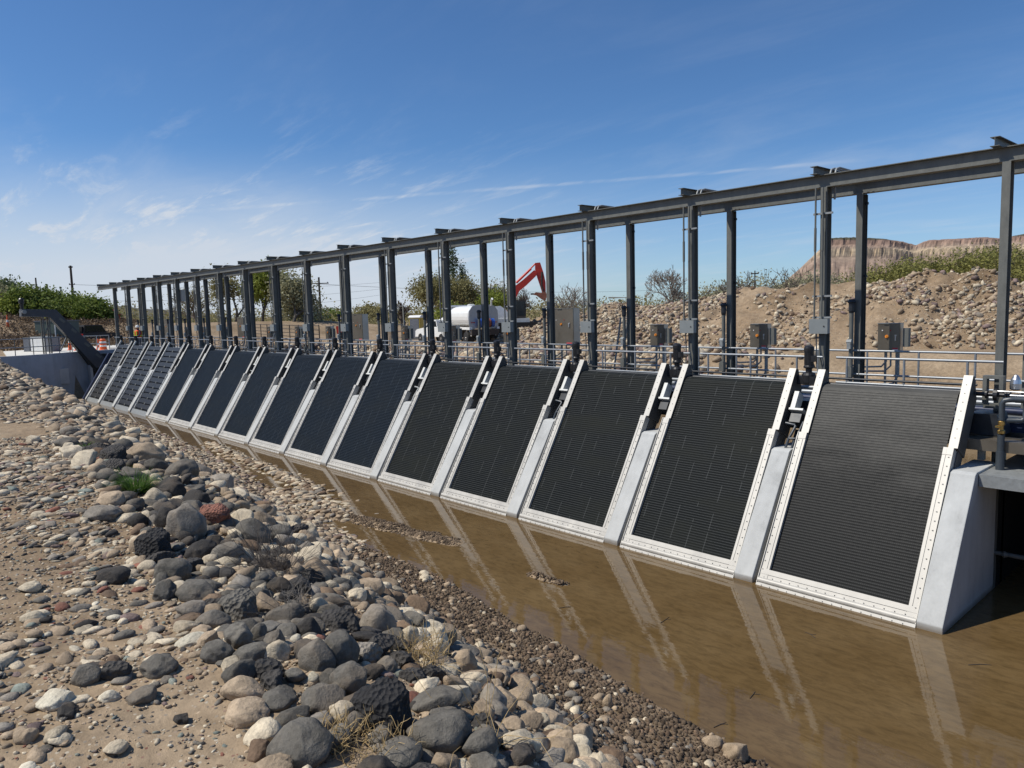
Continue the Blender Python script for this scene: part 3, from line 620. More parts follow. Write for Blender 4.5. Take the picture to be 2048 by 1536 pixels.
for k in range(1, 17): dup(r0, (-P-P*k, 4.35, 2.76), f'{ORD[k+1]} rear handrail section from the right, in front of the cabinets')
r0 = thing('ladder_handrail', (.35, 5.0, 2.76), 'curved pipe handrails at the right edge behind the last post', 'railing')
for dx in (0, .14, .62):
    m = MB(); m.tube([(dx, 0, 0), (dx, 0, 1.2), (dx+.06, 0, 1.33), (dx+.2, 0, 1.38), (dx+.9, 0, 1.38)], .024, 8); m.build('rail', M['rail'], r0)
t = thing('pipe_run', (0, 0, 0), 'bundle of bright conduits running along the walkway deck', 'pipes')
for y, z, r, mm in ((5.05, 3.02, .03, 'galv_light'), (5.2, 2.92, .045, 'rail'), (4.9, 2.86, .05, 'rail'), (3.55, 2.90, .06, 'blue_steel'), (3.75, 2.84, .04, 'galv_light')):
    m = MB(); m.tube([(XL, y, z), (2.5, y, z)], r, 8); m.build('conduit', M[mm], t)
# ------------------------------------------------------------------ gantry
t = thing('steel_gantry', (0, 0, 0), 'long galvanized steel gantry of posts and beams above the screens', 'gantry')
def ibeam_x(x0, x1, yc, z0, z1, w): 
    m = MB(); m.box(x0, x1, yc-w/2, yc+w/2, z0, z0+.014); m.box(x0, x1, yc-w/2, yc+w/2, z1-.014, z1); m.box(x0, x1, yc-.005, yc+.005, z0+.014, z1-.014); return m
ibeam_x(-56.1, 4.5, 2.96, 7.13, 7.375, .19).build('runway_beam', M['galv'], t)
ibeam_x(-56.1, 4.5, 4.50, 7.13, 7.375, .19).build('runway_beam', M['galv'], t)
def post_mb(x0, x1, y0, y1, z0):
    m = MB(); m.box(x0, x1, y0, y0+.012, z0, 7.129); m.box(x0, x1, y1-.012, y1, z0, 7.129); m.box((x0+x1)/2-.005, (x0+x1)/2+.005, y0+.012, y1-.012, z0, 7.129)
    return m
pf = post_mb(-.195, -.070, 2.85, 3.065, -.5).build('post', M['galv'], t)
pr = post_mb(-.150, -.022, 4.395, 4.61, -.5).build('post', M['galv'], t)
m = MB(); m.box(-.345, -.205, 2.70, 4.80, 7.377, 7.387); m.box(-.345, -.205, 2.70, 4.80, 7.520, 7.530); m.box(-.279, -.271, 2.70, 4.80, 7.387, 7.520); cb_ = m.build('cross_beam', M['galv'], t)
m = MB()
for y in (0, .10): m.tube([(-.13+y, 3.10, 6.9), (-.13+y, 3.10, 7.39), (-.12+y, 3.14, 7.49), (-.11+y, 3.25, 7.52), (-.08+y, 4.0, 7.50), (-.05+y, 4.28, 7.46), (-.03+y, 4.34, 7.38)], .021, 7)
lp = m.build('conduit_loop', M['galv_light'], t)
for k in range(19):
    for o in (pf, pr, cb_, lp):
        if k == 0: continue
        if k == 18 and o is not cb_: continue
        if o is lp and k > 16: continue
        c = o.copy(); c.location.x = -P*k; COL.objects.link(c)
lp.location.x = -P*17
m = MB(); m.box(-P*13-.42, -P*13+.10, 3.08, 3.28, 5.9, 6.55); m.build('switch_box', M['stain'], t)
# junction boxes on the front posts
jb = thing('junction_box', (-P, 0, 0), '', 'electrical box', 'grey junction boxes on the front posts')
m = MB(); m.box(-.325, .035, 2.72, 2.83, 4.29, 4.57); m.build('box_body', M['jbox'], jb)
m = MB(); m.box(-.331, .041, 2.705, 2.719, 4.285, 4.575); o = m.build('box_door', M['jbox'], jb)
m = MB(); m.lathe((-.03, 2.695, 4.43), [(.014, 0), (.014, .012)], 8, 'y'); m.build('latch', M['black'], o)
for x, z0 in ((-.262, 4.57), (-.118, 4.57)):
    m = MB(); m.tube([(x, 2.785, z0), (x, 2.785, 7.12)], .019, 8); m.tube([(x, 2.785, 5.9), (x, 2.785, 6.35)], .026, 8); m.build('conduit', M['galv'], jb)
for z in (6.62, 5.02, 4.60):
    m = MB(); m.box(-.32, .06, 2.808, 2.846, z-.018, z+.018); m.build('strut', M['galv_light'], jb)
m = MB(); m.tube([(-.14, 2.78, 4.29), (-.13, 2.78, 4.0), (-.06, 2.78, 3.7), (-.03, 2.7, 3.5), (-.02, 2.5, 3.35)], .011, 6)
m.tube([(-.22, 2.78, 4.29), (-.20, 2.78, 3.9), (-.16, 2.7, 3.6), (-.12, 2.55, 3.62), (-.10, 2.40, 3.75)], .012, 6); m.build('cable', M['pvc'], jb)
jb['label'] = 'grey junction box on the second front gantry post from the right'
for k in range(2, 17): dup(jb, (-P*k, 0, 0), f'grey junction box on the {ORD[k+1]} front gantry post from the right')
# service pipes on the rear posts
sp = thing('service_pipe', (-P, 0, 0), 'capped dark service pipe on the second rear gantry post from the right', 'pipe', 'dark service pipes on the rear posts')
m = MB(); m.tube([(-.17, 4.30, 2.78), (-.17, 4.30, 4.80)], .045, 10); m.build('pipe', M['galv'], sp)
m = MB(); m.lathe((-.17, 4.30, 0), [(.05, 4.66), (.06, 4.70), (.06, 4.86), (.085, 4.89), (.05, 4.95)], 12); m.build('cap', M['dark_steel'], sp)
m = MB(); m.lathe((-.18, 4.25, 4.05), [(.03, -.06), (.055, -.05), (.055, .05), (.03, .06)], 10, 'x'); m.box(-.22, -.14, 4.20, 4.31, 3.90, 4.06); m.build('valve', M['galv_light'], sp); m = MB(); m.prism([(-.23, 3.30), (-.23, 3.50), (-.19, 3.54), (-.13, 3.54), (-.11, 3.50), (-.11, 3.30)], 'y', 4.19, 4.31); m.build('pull_box', M['galv'], sp)
m = MB(); m.tube([(.02, 4.52, 2.9), (.02, 4.52, 7.1)], .014, 6)
for z in (6.9, 5.4): m.box(-.02, .045, 4.50, 4.54, z, z+.05)
m.build('conduit', M['dark_steel'], sp)
for k in range(2, 18): dup(sp, (-P*k, 0, 0), f'capped dark service pipe on the {ORD[k+1]} rear gantry post from the right')
# ------------------------------------------------------------------ control cabinets
def cabinet(name, x, w, z0, z1, dep, big, label, grp):
    t = thing(name, (x, 5.2, 2.76), label, 'cabinet', grp); b = z0-2.76; h = z1-2.76
    m = MB(); m.box(0, w, .02, dep, b, h); m.build('cabinet_body', M['cabside'], t)
    m = MB(); m.box(.004, w-.004, 0, .018, b+.004, h-.004); dr = m.build('door', M['cab'], t)
    m = MB(); m.box(-.006, w+.006, -.012, dep+.01, h, h+.008); m.build('top_lip', M['galv_light'], t)
    cy = b+(h-b)*.55 if not big else b+(h-b)*.58; cx = w*.42 if not big else w*.45
    m = MB(); m.lathe((cx, -.02, cy), [(.035, 0), (.035, .02)], 14, 'y'); m.box(cx-.008, cx+.008, -.035, -.02, cy-.03, cy+.03); m.build('rotary_knob', M['signal'], dr)
    m = MB(); m.lathe((w*.22, -.012, cy+.13), [(.013, 0), (.013, .014)], 8, 'y'); m.build('button', M['label'], dr)
    m = MB(); m.lathe((w*.58, -.012, cy+.13), [(.015, 0), (.015, .014)], 8, 'y'); m.build('button', M['redlamp'], dr)
    m = MB(); m.box(w*.80, w*.84, -.03, 0, cy-.09, cy+.02); m.box(w*.78, w*.86, -.02, 0, cy+.01, cy+.04); m.build('door_handle', M['alum'], dr)
    m = MB(); m.box(w*.68, w*.93, -.004, 0, b+.02, b+.10); m.build('warning_label', M['label'], dr)
    m = MB(); m.box(w*.68, w*.93, -.006, -.004, b+.065, b+.10); m.build('warning_stripe', M['labelred'], dr)
    m = MB(); m.box(w*.30, w*.50, -.004, 0, h-.05, h-.025); m.build('name_plate', M['black'], dr)
    if not big:
        m = MB(); m.box(w+.05, w+.16, .03, .16, b+.12, h-.10); m.build('side_box', M['galv'], t)
    for xx in (w*.3, w*.8):
        m = MB(); m.box(xx-.02, xx+.02, dep*.5-.02, dep*.5+.02, 0, b); m.build('leg', M['galv_light'], t)
    m = MB(); m.tube([(w*.35, dep*.4, b), (w*.35, dep*.4, b-.2), (w*.15, dep*.3, b-.32), (-.3, 0, b-.34), (-.6, 0, b-.30)], .02, 7)
    m.tube([(w*.55, dep*.4, b), (w*.55, dep*.4, b-.3), (w*.3, dep*.3, b-.42), (-.5, 0, b-.44)], .02, 7)
    m.tube([(w*.9, dep*.4, b), (w*.9, dep*.4, b-.5), (w*.7, dep*.2, b-.68), (0, 0, b-.72), (-.6, 0, b-.72)], .024, 7); m.build('conduit', M['galv_light'], t)
    return t
cs = cabinet('control_cabinet', -3.03, .46, 3.785, 4.405, .20, False, 'first small stainless control cabinet from the right, behind the walkway railing', 'small control cabinets along the walkway')
cbg = None; nsm = 1; nb = 0
for i in range(1, 16):
    if i % 4 == 3:
        nb += 1
        if cbg is None: cbg = cabinet('tall_cabinet', -12.94, .92, 3.77, 4.92, .30, True, 'first tall stainless cabinet from the right, behind the walkway railing', 'tall stainless cabinets along the walkway')
        else: dup(cbg, (-12.94-P*4*(nb-1), 5.2, 2.76), f'{ORD[nb]} tall stainless cabinet from the right, behind the walkway railing')
    else:
        nsm += 1; dup(cs, (-3.03-P*i, 5.2, 2.76), f'{ORD[nsm]} small stainless control cabinet from the right, behind the walkway railing')
# leaning A-ladders / pipe frames by the tall cabinets
for j, (xa, lab) in enumerate(((-11.35, 'grey ladder leaning beside the first tall cabinet from the right'), (-23.4, 'grey ladder leaning beside the second tall cabinet from the right'))):
    t = thing('ladder', (xa, 6.2, 2.5), lab, 'ladder', 'ladders beside the tall cabinets')
    for d in (0, .35):
        m = MB(); m.tube([(0, d, 0), (.38, d, 2.1)], .03, 6); m.build('ladder_rail', M['galv_light'], t)
    m = MB()
    for z in np.arange(.25, 2.0, .28): m.tube([(.38*z/2.1, 0, z), (.38*z/2.1, .35, z)], .016, 6)
    m.build('rungs', M['galv_light'], t)
    m = MB(); m.tube([(.55, .2, 0), (.52, .2, 2.7), (-.25, .2, 2.72)], .028, 6); m.build('support_pole', M['galv'], t)
# ------------------------------------------------------------------ wing wall, slab and conveyor at the left end
t = thing('wing_wall', (0, 0, 0), 'curved dark-faced concrete wing wall beyond the last slatted screen', 'wall')
wp = [(-51.2, -3.95), (-51.5, -2.6), (-52.0, -1.0), (-53.3, .6), (-54.0, 2.0), (-54.2, 3.6), (-54.0, 5.2)]
m = MB(); n = len(wp); nn = [Vector((wp[min(i+1, n-1)][0]-wp[max(i-1, 0)][0], wp[min(i+1, n-1)][1]-wp[max(i-1, 0)][1], 0)).normalized() for i in range(n)]
V = []
for (x, y), d in zip(wp, nn):
    px, py = -d.y*.38, d.x*.38
    V += [(x, y, -.6), (x, y, 2.92), (x+px, y+py, 2.92), (x+px, y+py, -.6)]
m.add(V, [(4*i+a, 4*(i+1)+a, 4*(i+1)+(a+1) % 4, 4*i+(a+1) % 4) for i in range(n-1) for a in range(4)]+[(0, 1, 2, 3), tuple(4*(n-1)+a for a in (3, 2, 1, 0))]); m.build('wall_body', M['conc_wall'], t)
m = MB(); m.box(-52.5, -52.32, -.75, -.10, .9, 1.9); m.build('stained_patch', M['conc_warm'], t)
m = MB(); m.box(-53.9, -53.0, 1.35, 1.5, -.5, 2.6); m.build('guide_slot', M['conc_warm'], t)
m = MB(); m.box(-53.5, -53.3, 1.5, 5.2, -.5, 2.7); m.build('shade_panel', M['black'], t)  # black sheet added in place of the shade in the wall recess
m = MB(); m.box(-53.29, -53.2, 2.4, 2.55, -.5, 2.5); m.build('guide_slot', M['conc_warm'], t)
t = thing('concrete_slab', (0, 0, 0), 'pale concrete slab behind the wing wall railing', 'slab')
m = MB(); m.add([(-53.6, -3.2, 2.80), (-55.5, 9, 2.80), (-70, 9, 2.80), (-66, -1.6, 2.80), (-53.6, -3.2, 2.55), (-55.5, 9, 2.55), (-70, 9, 2.55), (-66, -1.6, 2.55)], [(3, 2, 1, 0), (4, 5, 6, 7), (0, 1, 5, 4), (1, 2, 6, 5), (2, 3, 7, 6), (3, 0, 4, 7)]); m.build('slab_body', M['slab'], t)
t = thing('handrail', (0, 0, 0), 'grey pipe railing standing on the wing wall at the far left', 'railing')
ra = [(-51.6, -4.9), (-51.7, -2.6), (-52.25, -1.0), (-53.5, .6), (-54.1, 1.6)]
for z in (3.95, 3.42):
    m = MB(); m.tube([(x, y, z) for x, y in ra], .028, 8); m.build('rail', M['rail'], t)
m = MB(); m.tube([(-51.6, -4.9, 3.95), (-51.6, -4.9, 3.42)], .028, 8); m.build('rail', M['rail'], t)
for i in range(len(ra)-1):
    for q in (.35, .8):
        x = ra[i][0]+(ra[i+1][0]-ra[i][0])*q; y = ra[i][1]+(ra[i+1][1]-ra[i][1])*q; m = MB(); m.tube([(x, y, 2.8), (x, y, 3.95)], .026, 8); m.build('rail_post', M['galv'], t)
r0 = thing('handrail', (-56, 1.0, 2.80), 'short bright railing on the slab beside the white cabinets', 'railing')
for z in (0.55, 1.1):
    m = MB(); m.tube([(0, 0, z), (0, 2.4, z)], .03, 8); m.build('rail', M['rail'], r0)
for y in (0, .8, 1.6, 2.4):
    m = MB(); m.tube([(0, y, 0), (0, y, 1.1)], .03, 8); m.build('rail_post', M['rail'], r0)
# conveyor in the plane x=-50
XC = -52.9
def cv(px, py): q = ray(px, py); q = CAM+q*((XC-CAM[0])/q[0]); return (q[1], q[2])
t = thing('debris_conveyor', (0, 0, 0), 'grey inclined debris conveyor rising to the left at the far end', 'conveyor')
ol = [cv(43, 618), cv(112, 619), cv(216, 722), cv(222, 727), cv(193, 736), cv(100, 634), cv(43, 633)]
m = MB(); m.prism(ol, 'x', XC-.75, XC); m.build('conveyor_trough', M['convey'] if 'convey' in M else M['dark_steel'], t)
ql = [cv(104, 635), cv(112, 634), cv(200, 735), cv(190, 742)]
m = MB(); m.prism(ql, 'x', XC-.7, XC-.05); m.build('underside_frame', M['black'], t)
for (a, b) in ((125, 641), (149, 662), (175, 690), (198, 712)):
    y, z = cv(a, b); m = MB(); m.box(XC+.002, XC+.012, y-.22, y+.16, z-.08, z+.08, lambda x, yy, zz, y=y, z=z: (x, y+(yy-y)*.72+(zz-z)*.69, z-(yy-y)*.69+(zz-z)*.72)); m.build('inspection_plate', M['galv'], t)
y, z = cv(48, 624); m = MB(); m.tube([(XC-.9, y, z), (XC+.15, y, z)], .13, 12); m.build('drive_drum', M['galv_light'], t)
y, z = cv(45, 607); m = MB(); m.lathe((XC-.35, y, 0), [(.1, z-.5), (.1, z), (.16, z+.02), (.16, z+.28), (.08, z+.36)], 12); m.build('drive_motor', M['motor'], t)
for (a, b, c, d) in ((86, 634, 88, 700), (98, 634, 99, 700)):
    y, z = cv(a, b); y2 = y; m = MB(); m.tube([(XC-.06, y, z), (XC-.06, y2, 2.75)], .045, 6); m.tube([(XC-.7, y, z), (XC-.7, y2, 2.75)], .045, 6); m.build('support_leg', M['galv'], t)
y1, z1 = cv(87, 676); y2, z2 = cv(98, 650); m = MB(); m.tube([(XC-.06, y1, z1), (XC-.06, y2, z2)], .035, 6); m.build('brace', M['galv'], t)
y1, z1 = cv(125, 700); y2, z2 = cv(137, 672); m = MB(); m.tube([(XC-.4, y1, z1), (XC-.4, y2, z2)], .05, 6); m.build('brace', M['galv_light'], t)
t = thing('guide_rail', (0, 0, 0), 'sloping dark blue steel guide rail beside the last slatted screen', 'rail')
m = MB(); m.box(-P*16-.50, -P*16-.25, -.2, 3.3, -.1, .15, T); m.build('guide_channel', M['blue_steel'], t)
# white and grey electrical cabinets on the slab
for i, (px, w, h, mm, lab) in enumerate(((60, .55, 1.05, 'greypl', 'small grey cabinet on the slab, leftmost of the row'), (74, .5, 1.1, 'white', 'white cabinet standing on the slab behind the railing, left of the two'), (85, .45, 1.1, 'white', 'narrow white cabinet standing on the slab beside the conveyor leg'), (97, .45, 1.15, 'offwhite', 'off-white cabinet at the start of the short bright railing'), (108, .8, 1.05, 'greypl', 'wide grey cabinet behind the short bright railing'))):
    q = at_z(px, 703, 2.80); t = thing('electrical_cabinet', (q[0], q[1], 2.80), lab, 'cabinet', 'electrical cabinets on the slab', R(35))
    m = MB(); m.box(-.25, .25, -w/2, w/2, .06, h); m.build('cabinet_body', M[mm], t); m = MB(); m.box(.252, .262, -w/2+.03, w/2-.03, .1, h-.04); m.build('door', M[mm], t)
    m = MB(); m.box(-.28, .28, -w/2-.03, w/2+.03, h, h+.03); m.build('top_lip', M['galv'], t); m = MB(); m.box(-.28, .28, -w/2, w/2, 0, .06); m.build('plinth', M['greypl'], t)
q = at_d(118, 690, 70); t = thing('equipment_hut', (q[0], q[1], 2.75), 'dark green equipment cabinet behind the conveyor', 'hut', None, R(40))
m = MB(); m.box(-1, 1, -1.6, 1.6, 0, 2.3); m.build('hut_body', M['darkgreen'], t); m = MB(); m.box(-1.05, 1.05, -1.65, 1.65, 2.3, 2.38); m.build('roof', M['greypl'], t); m = MB(); m.box(1.0, 1.03, -.5, .5, .1, 2.1); m.build('door', M['greypl'], t); m = MB(); m.box(1.0, 1.04, -1.62, -1.54, 0, 2.3); m.build('corner_trim', M['white'], t)

# ------------------------------------------------------------------ excavated mound / rubble piles
ridge = [(1028, 668), (1050, 655), (1075, 640), (1100, 628), (1130, 622), (1150, 632), (1175, 640), (1195, 622), (1215, 612), (1240, 605), (1262, 607), (1290, 612), (1320, 611), (1345, 606), (1380, 600), (1420, 596), (1450, 588), (1475, 576), (1500, 574), (1530, 571), (1560, 575), (1590, 571), (1620, 564), (1650, 570), (1690, 561), (1720, 560), (1750, 561), (1790, 560), (1812, 554), (1830, 545), (1850, 541), (1868, 546), (1885, 540), (1905, 541), (1922, 549), (1945, 541), (1965, 538), (1985, 543), (2005, 552), (2030, 566), (2060, 575), (2120, 580), (2200, 575), (2300, 590), (2450, 620)]
rx = []; rz = []; ry = []
for px, py in ridge:
    yr = 36.0 if px > 1180 else 34.0
    q = at_y(px, py+2, yr); rx.append(q[0]); rz.append(q[2])
rx = np.array(rx); rz = np.array(rz); o_ = np.argsort(rx); rx = rx[o_]; rz = rz[o_]
def pile(x, y):
    yb = YE(x)+3.0+.9*fbm(x*.25, x*0, 51); yr = np.where(x < -38, 34.0, 36.0)
    hz = np.interp(x, rx, rz)*1.0-2.35
    up = np.clip((y-yb)/(yr-yb), 0, 1); dn = np.clip((y-yr)/7.5, 0, 1)
    f = np.where(y < yr, up**.85, 1-dn**1.3)
    z = 2.35+hz*f+(.95*fbm(x*.42, y*.42, 52)*np.minimum(1, 3*f*(1-f)+.10)+.30*fbm(x*1.5, y*1.5, 53)*(f > 0))*np.minimum(1, hz)
    return np.where((y <= yb) | (f <= 0), ground(x, y)-.3, z)
px_ = np.arange(rx.min()-1, 14, .22); py_ = np.arange(24, 45, .22); X, Y = np.meshgrid(px_, py_); Z = pile(X, Y)
nx, ny = len(px_), len(py_); idx = np.arange(nx*ny).reshape(ny, nx); F = np.stack([idx[:-1, :-1], idx[:-1, 1:], idx[1:, 1:], idx[1:, :-1]], -1).reshape(-1, 4)
tag(mesh_np('rubble_mound', np.stack([X, Y, Z], -1).reshape(-1, 3), F, M['mound']), kind='structure')
def surf(x, y):
    g = ground(x, y); pz = np.where((y > 24) & (y < 44) & (x > rx.min()) & (x < 14), pile(x, y), -9); return np.maximum(g, pz)

# ------------------------------------------------------------------ mesa
mp = [(1480, 640), (1540, 590), (1575, 556), (1600, 533), (1625, 508), (1640, 493), (1650, 474), (1700, 472), (1760, 475), (1800, 480), (1826, 486), (1838, 480), (1850, 476), (1900, 475), (1960, 472), (2000, 475), (2015, 470), (2035, 466), (2060, 464), (2200, 460), (2500, 470), (2800, 500)]
DM = 1600.
lat = [(a-1024)/FPX for a, b in mp]; hh = [float(at_d(a, b, DM)[2]) for a, b in mp]
us = np.arange(.28, 1.15, .0022); ds = np.arange(1380, 1760, 6.0)
U, Dd = np.meshgrid(us, ds); top = np.interp(U, lat, hh)
left = np.interp(U, [lat[0], lat[5], lat[6]], [0, .75, 1])
rim = DM-7*fbm(U*60, Dd*.01, 61, 5)-14*vnoise(U*9, U*0, 66)+ 30*np.exp(-((U-.548)/.03)**2)
e = Dd-rim; mx_ = 2.3+(top-2.3)
gul = (8*fbm(U*190+Dd*.004, Dd*.010, 62, 4)+4*np.abs(vnoise(U*330, Dd*.006, 63)))
tal = .68*mx_+e*.62+gul*sst(0, -40, e)*sst(-175, -60, e)
ee = e+5*fbm(U*260, Dd*.12, 64, 4); cl_ = mx_*np.interp(ee, [0, 9, 24, 31, 60], [.68, .83, .875, .965, .985])
Zm = np.where(e < 0, tal, cl_+np.clip(e-26, 0, 80)/80*.03*mx_)
Zm = np.minimum(Zm, mx_)+1.2*fbm(U*700, Dd*.1, 65, 3)*(e > 0); Zm = np.maximum(Zm, 1.5)
Q = CAM[None, None]+(FW[None, None]*1+0)*Dd[..., None]+RT0[None, None]*(U*Dd)[..., None]
Xm, Ym = Q[..., 0], Q[..., 1]
ny, nx = U.shape; idx = np.arange(nx*ny).reshape(ny, nx); F = np.stack([idx[:-1, :-1], idx[:-1, 1:], idx[1:, 1:], idx[1:, :-1]], -1).reshape(-1, 4)
tag(mesh_np('mesa', np.stack([Xm, Ym, Zm], -1).reshape(-1, 3), F, M['mesa'], smooth=False), kind='structure')
# low scrub ridge far left
us = np.arange(-.75, -.36, .004); ds = np.arange(380, 470, 6.0); U, Dd = np.meshgrid(us, ds)
tp = np.interp(U, [(a-1024)/FPX for a in (-60, 0, 120, 205, 260, 350, 430, 480)], [14, 13.5, 13, 12.4, 11.5, 8.8, 6.0, 2])
Zm = 1.5+tp*sst(380, 430, Dd)+1.2*fbm(U*90, Dd*.05, 71); Q = CAM[None, None]+FW[None, None]*Dd[..., None]+RT0[None, None]*(U*Dd)[..., None]
ny, nx = U.shape; idx = np.arange(nx*ny).reshape(ny, nx); F = np.stack([idx[:-1, :-1], idx[:-1, 1:], idx[1:, 1:], idx[1:, :-1]], -1).reshape(-1, 4)
tag(mesh_np('hill', np.stack([Q[..., 0], Q[..., 1], Zm], -1).reshape(-1, 3), F, M['hill']), kind='structure')
print('bg terrain ok')

# ------------------------------------------------------------------ trees
def quads_np(C, size, rg, flat=.0):
    n = len(C); a = rg.normal(size=(n, 3)); a /= np.linalg.norm(a, axis=1)[:, None]; b = rg.normal(size=(n, 3)); b -= (a*b).sum(1)[:, None]*a; b /= np.linalg.norm(b, axis=1)[:, None]
    s = size*(.6+.8*rg.random(n))[:, None]; a = a*s; b = b*s*.62
    V = np.stack([C-a, C-b*.9, C+a, C+b*.9], 1).reshape(-1, 3); F = np.arange(4*n).reshape(n, 4); return V, F
def skeleton(h, spread, rg, levels=5, upward=.35, trunk=.22, split=(2, 3), shrink=.74, nstem=1, lean=.5):
    segs = []; tips = []
    def grow(p, d, l, r, lv):
        k = 3; pts = [p]; dd = d.copy()
        for i in range(k):
            dd = dd+rg.normal(size=3)*.13; dd[2] += upward*.08; dd /= np.linalg.norm(dd); p = p+dd*l/k; pts.append(p)
        segs.append((pts, r, r*.62))
        if lv == 0: tips.append(p); return
        if lv <= 2: tips.append(pts[2])
        for j in range(rg.integers(split[0], split[1]+1)):
            q = rg.normal(size=3); q -= q.dot(dd)*dd; q /= np.linalg.norm(q)
            nd = dd*.78+q*spread*(.7+.5*rg.random()); nd[2] += upward*.25; nd /= np.linalg.norm(nd)
            grow(pts[-1] if rg.random() < .7 else pts[2], nd, l*shrink*(.8+.4*rg.random()), r*.60, lv-1)
    tot = sum(shrink**i for i in range(levels+1))
    for s in range(nstem):
        d = np.array([rg.normal()*.12*nstem*lean, rg.normal()*.12*nstem*lean, 1.0]); d /= np.linalg.norm(d)
        grow(np.array([rg.normal()*.1*(nstem > 1), rg.normal()*.1*(nstem > 1), -.15]), d, h/tot*1.12, trunk, levels)
    return segs, np.array(tips)
def tree(name, x, y, z, h, label, cat='tree', group=None, spread=.62, leafm=None, leafn=10, leafs=.16, leafr=.5, barkm='bark', levels=5, seed=1, nstem=1, trunk=.2, upward=.35, minr=.02, wide=1.0, tip_only=False, split=(2, 4)):
    rg = np.random.default_rng(seed); t = thing(name, (x, y, z), label, cat, group, rg.random()*6)
    segs, tips = skeleton(h, spread, rg, levels, upward, trunk, nstem=nstem, split=split)
    hi = max(tips[:, 2].max(), .1); sc = h/hi; tips = tips*np.array([sc*wide, sc*wide, sc])
    big = MB(); small = MB()
    for pts, r0, r1 in segs:
        pts = [p*np.array([sc*wide, sc*wide, sc]) for p in pts]; tgt = big if r0 > trunk*.3 else small
        tgt.tube(pts, max(r0, minr), 5 if r0 > trunk*.3 else 3, False, max(r1, minr*.8))
    big.build('trunk', M[barkm], t)
    tw = small.build('twigs' if leafm else 'crown', M[barkm], t)
    if leafm:
        leafn = int(leafn*(1.9 if leafn < 20 else .8)); leafs *= 1.25; C = np.repeat(tips, leafn, 0)+rg.normal(size=(len(tips)*leafn, 3))*leafr*np.array([1, 1, .75]); C = C[C[:, 2] > h*(.34 if 'orchard' in label else .12)]
        V, F = quads_np(C, leafs, rg); mesh_np('crown', V, F, M[leafm], t, smooth=False)
    return t
def at(px, z, r): q = at_d(px, 700, r); return float(q[0]), float(q[1]), z
def treeh(py, r, z): return float(at_d(1024, py, r)[2]) - z
def topz(px, py, r): return float(at_d(px, py, r)[2])
def T2(px, pytop, r, z, **k):
    x, y, _ = at(px, z, r); return tree(k.pop('name'), x, y, z, max(1.0, topz(px, pytop, r)-z), **k)
orch = 'green orchard trees on the embankment at the far left'
T2(28, 596, 82, 4.45, name='leafy_tree', label='fresh green orchard tree at the left edge, orange cone beside its trunk', group=orch, leafm='leaf_fresh', leafn=26, leafs=.13, leafr=.55, seed=11, spread=.8, wide=1.0, trunk=.16, levels=4, nstem=2)
T2(72, 580, 84, 4.45, name='leafy_tree', label='taller dark green orchard tree right above the conveyor head', group=orch, leafm='leaf_dark', leafn=30, leafs=.14, leafr=.6, seed=12, spread=.8, wide=.95, trunk=.2, levels=4, nstem=3)
T2(110, 590, 92, 4.45, name='leafy_tree', label='dark green orchard tree behind the bend of the conveyor', group=orch, leafm='leaf_dark', leafn=30, leafs=.14, leafr=.6, seed=13, spread=.8, wide=1.0, trunk=.16, levels=4, nstem=2)
T2(160, 598, 95, 4.3, name='leafy_tree', label='rounded green orchard tree at the base of the tall utility pole', group=orch, leafm='leaf_fresh', leafn=26, leafs=.14, leafr=.6, seed=14, spread=.8, wide=1.05, trunk=.15, levels=4, nstem=3)
T2(188, 602, 90, 4.2, name='leafy_tree', label='green orchard tree behind the dark parked vehicle', group=orch, leafm='leaf_dark', leafn=28, leafs=.14, leafr=.6, seed=15, spread=.8, wide=1.05, trunk=.16, levels=4, nstem=3)
T2(45, 566, 150, 5, name='leafy_tree', label='large dull olive tree rising behind the orchard at the far left', leafm='leaf_poplar', leafn=22, leafs=.22, leafr=1.1, seed=16, wide=1.1, trunk=.3)
T2(4, 552, 140, 5, name='bare_tree', label='greyish leafless tree cut by the left edge', leafm='leaf_pale', leafn=4, leafs=.12, leafr=.9, seed=17, wide=.8, barkm='darktwig', minr=.035)
T2(95, 600, 170, 5, name='leafy_tree', label='pale olive tree between the two short utility poles', leafm='leaf_olive', leafn=14, leafs=.2, leafr=1.0, seed=18, wide=1.0, trunk=.3)
T2(130, 610, 150, 5, name='leafy_tree', label='light olive tree left of the tall utility pole', leafm='leaf_pale', leafn=12, leafs=.2, leafr=.9, seed=19, wide=1.0, trunk=.3)
bt = 'trees beyond the yard behind the gantry'
T2(398, 575, 120, 2.6, name='bare_tree', label='bare brown spreading tree behind the left third of the gantry', group=bt, leafm='leaf_olive', leafn=2, leafs=.1, leafr=.9, seed=21, barkm='darktwig', minr=.035, wide=1.1, trunk=.3, spread=.75)
T2(350, 610, 150, 2.6, name='bare_tree', label='low reddish bare tree left of the bare spreading tree', group=bt, seed=22, barkm='darktwig', minr=.035, wide=1.4, trunk=.25)
T2(472, 548, 115, 2.6, name='budding_tree', label='olive budding tree left of the bright green one', group=bt, leafm='leaf_olive', leafn=9, leafs=.15, leafr=.9, seed=23, trunk=.3, wide=1.0, minr=.03)
T2(527, 535, 105, 2.6, name='leafy_tree', label='bright green upright tree behind the middle of the gantry', group=bt, leafm='leaf_fresh', leafn=14, leafs=.17, leafr=.8, seed=24, trunk=.3, wide=.62, spread=.5, minr=.03)
T2(585, 536, 100, 2.6, name='budding_tree', label='large pale budding cottonwood left of the crossarm utility pole', group=bt, leafm='leaf_pale', leafn=11, leafs=.14, leafr=.8, seed=25, trunk=.35, wide=.72, minr=.03, spread=.7)
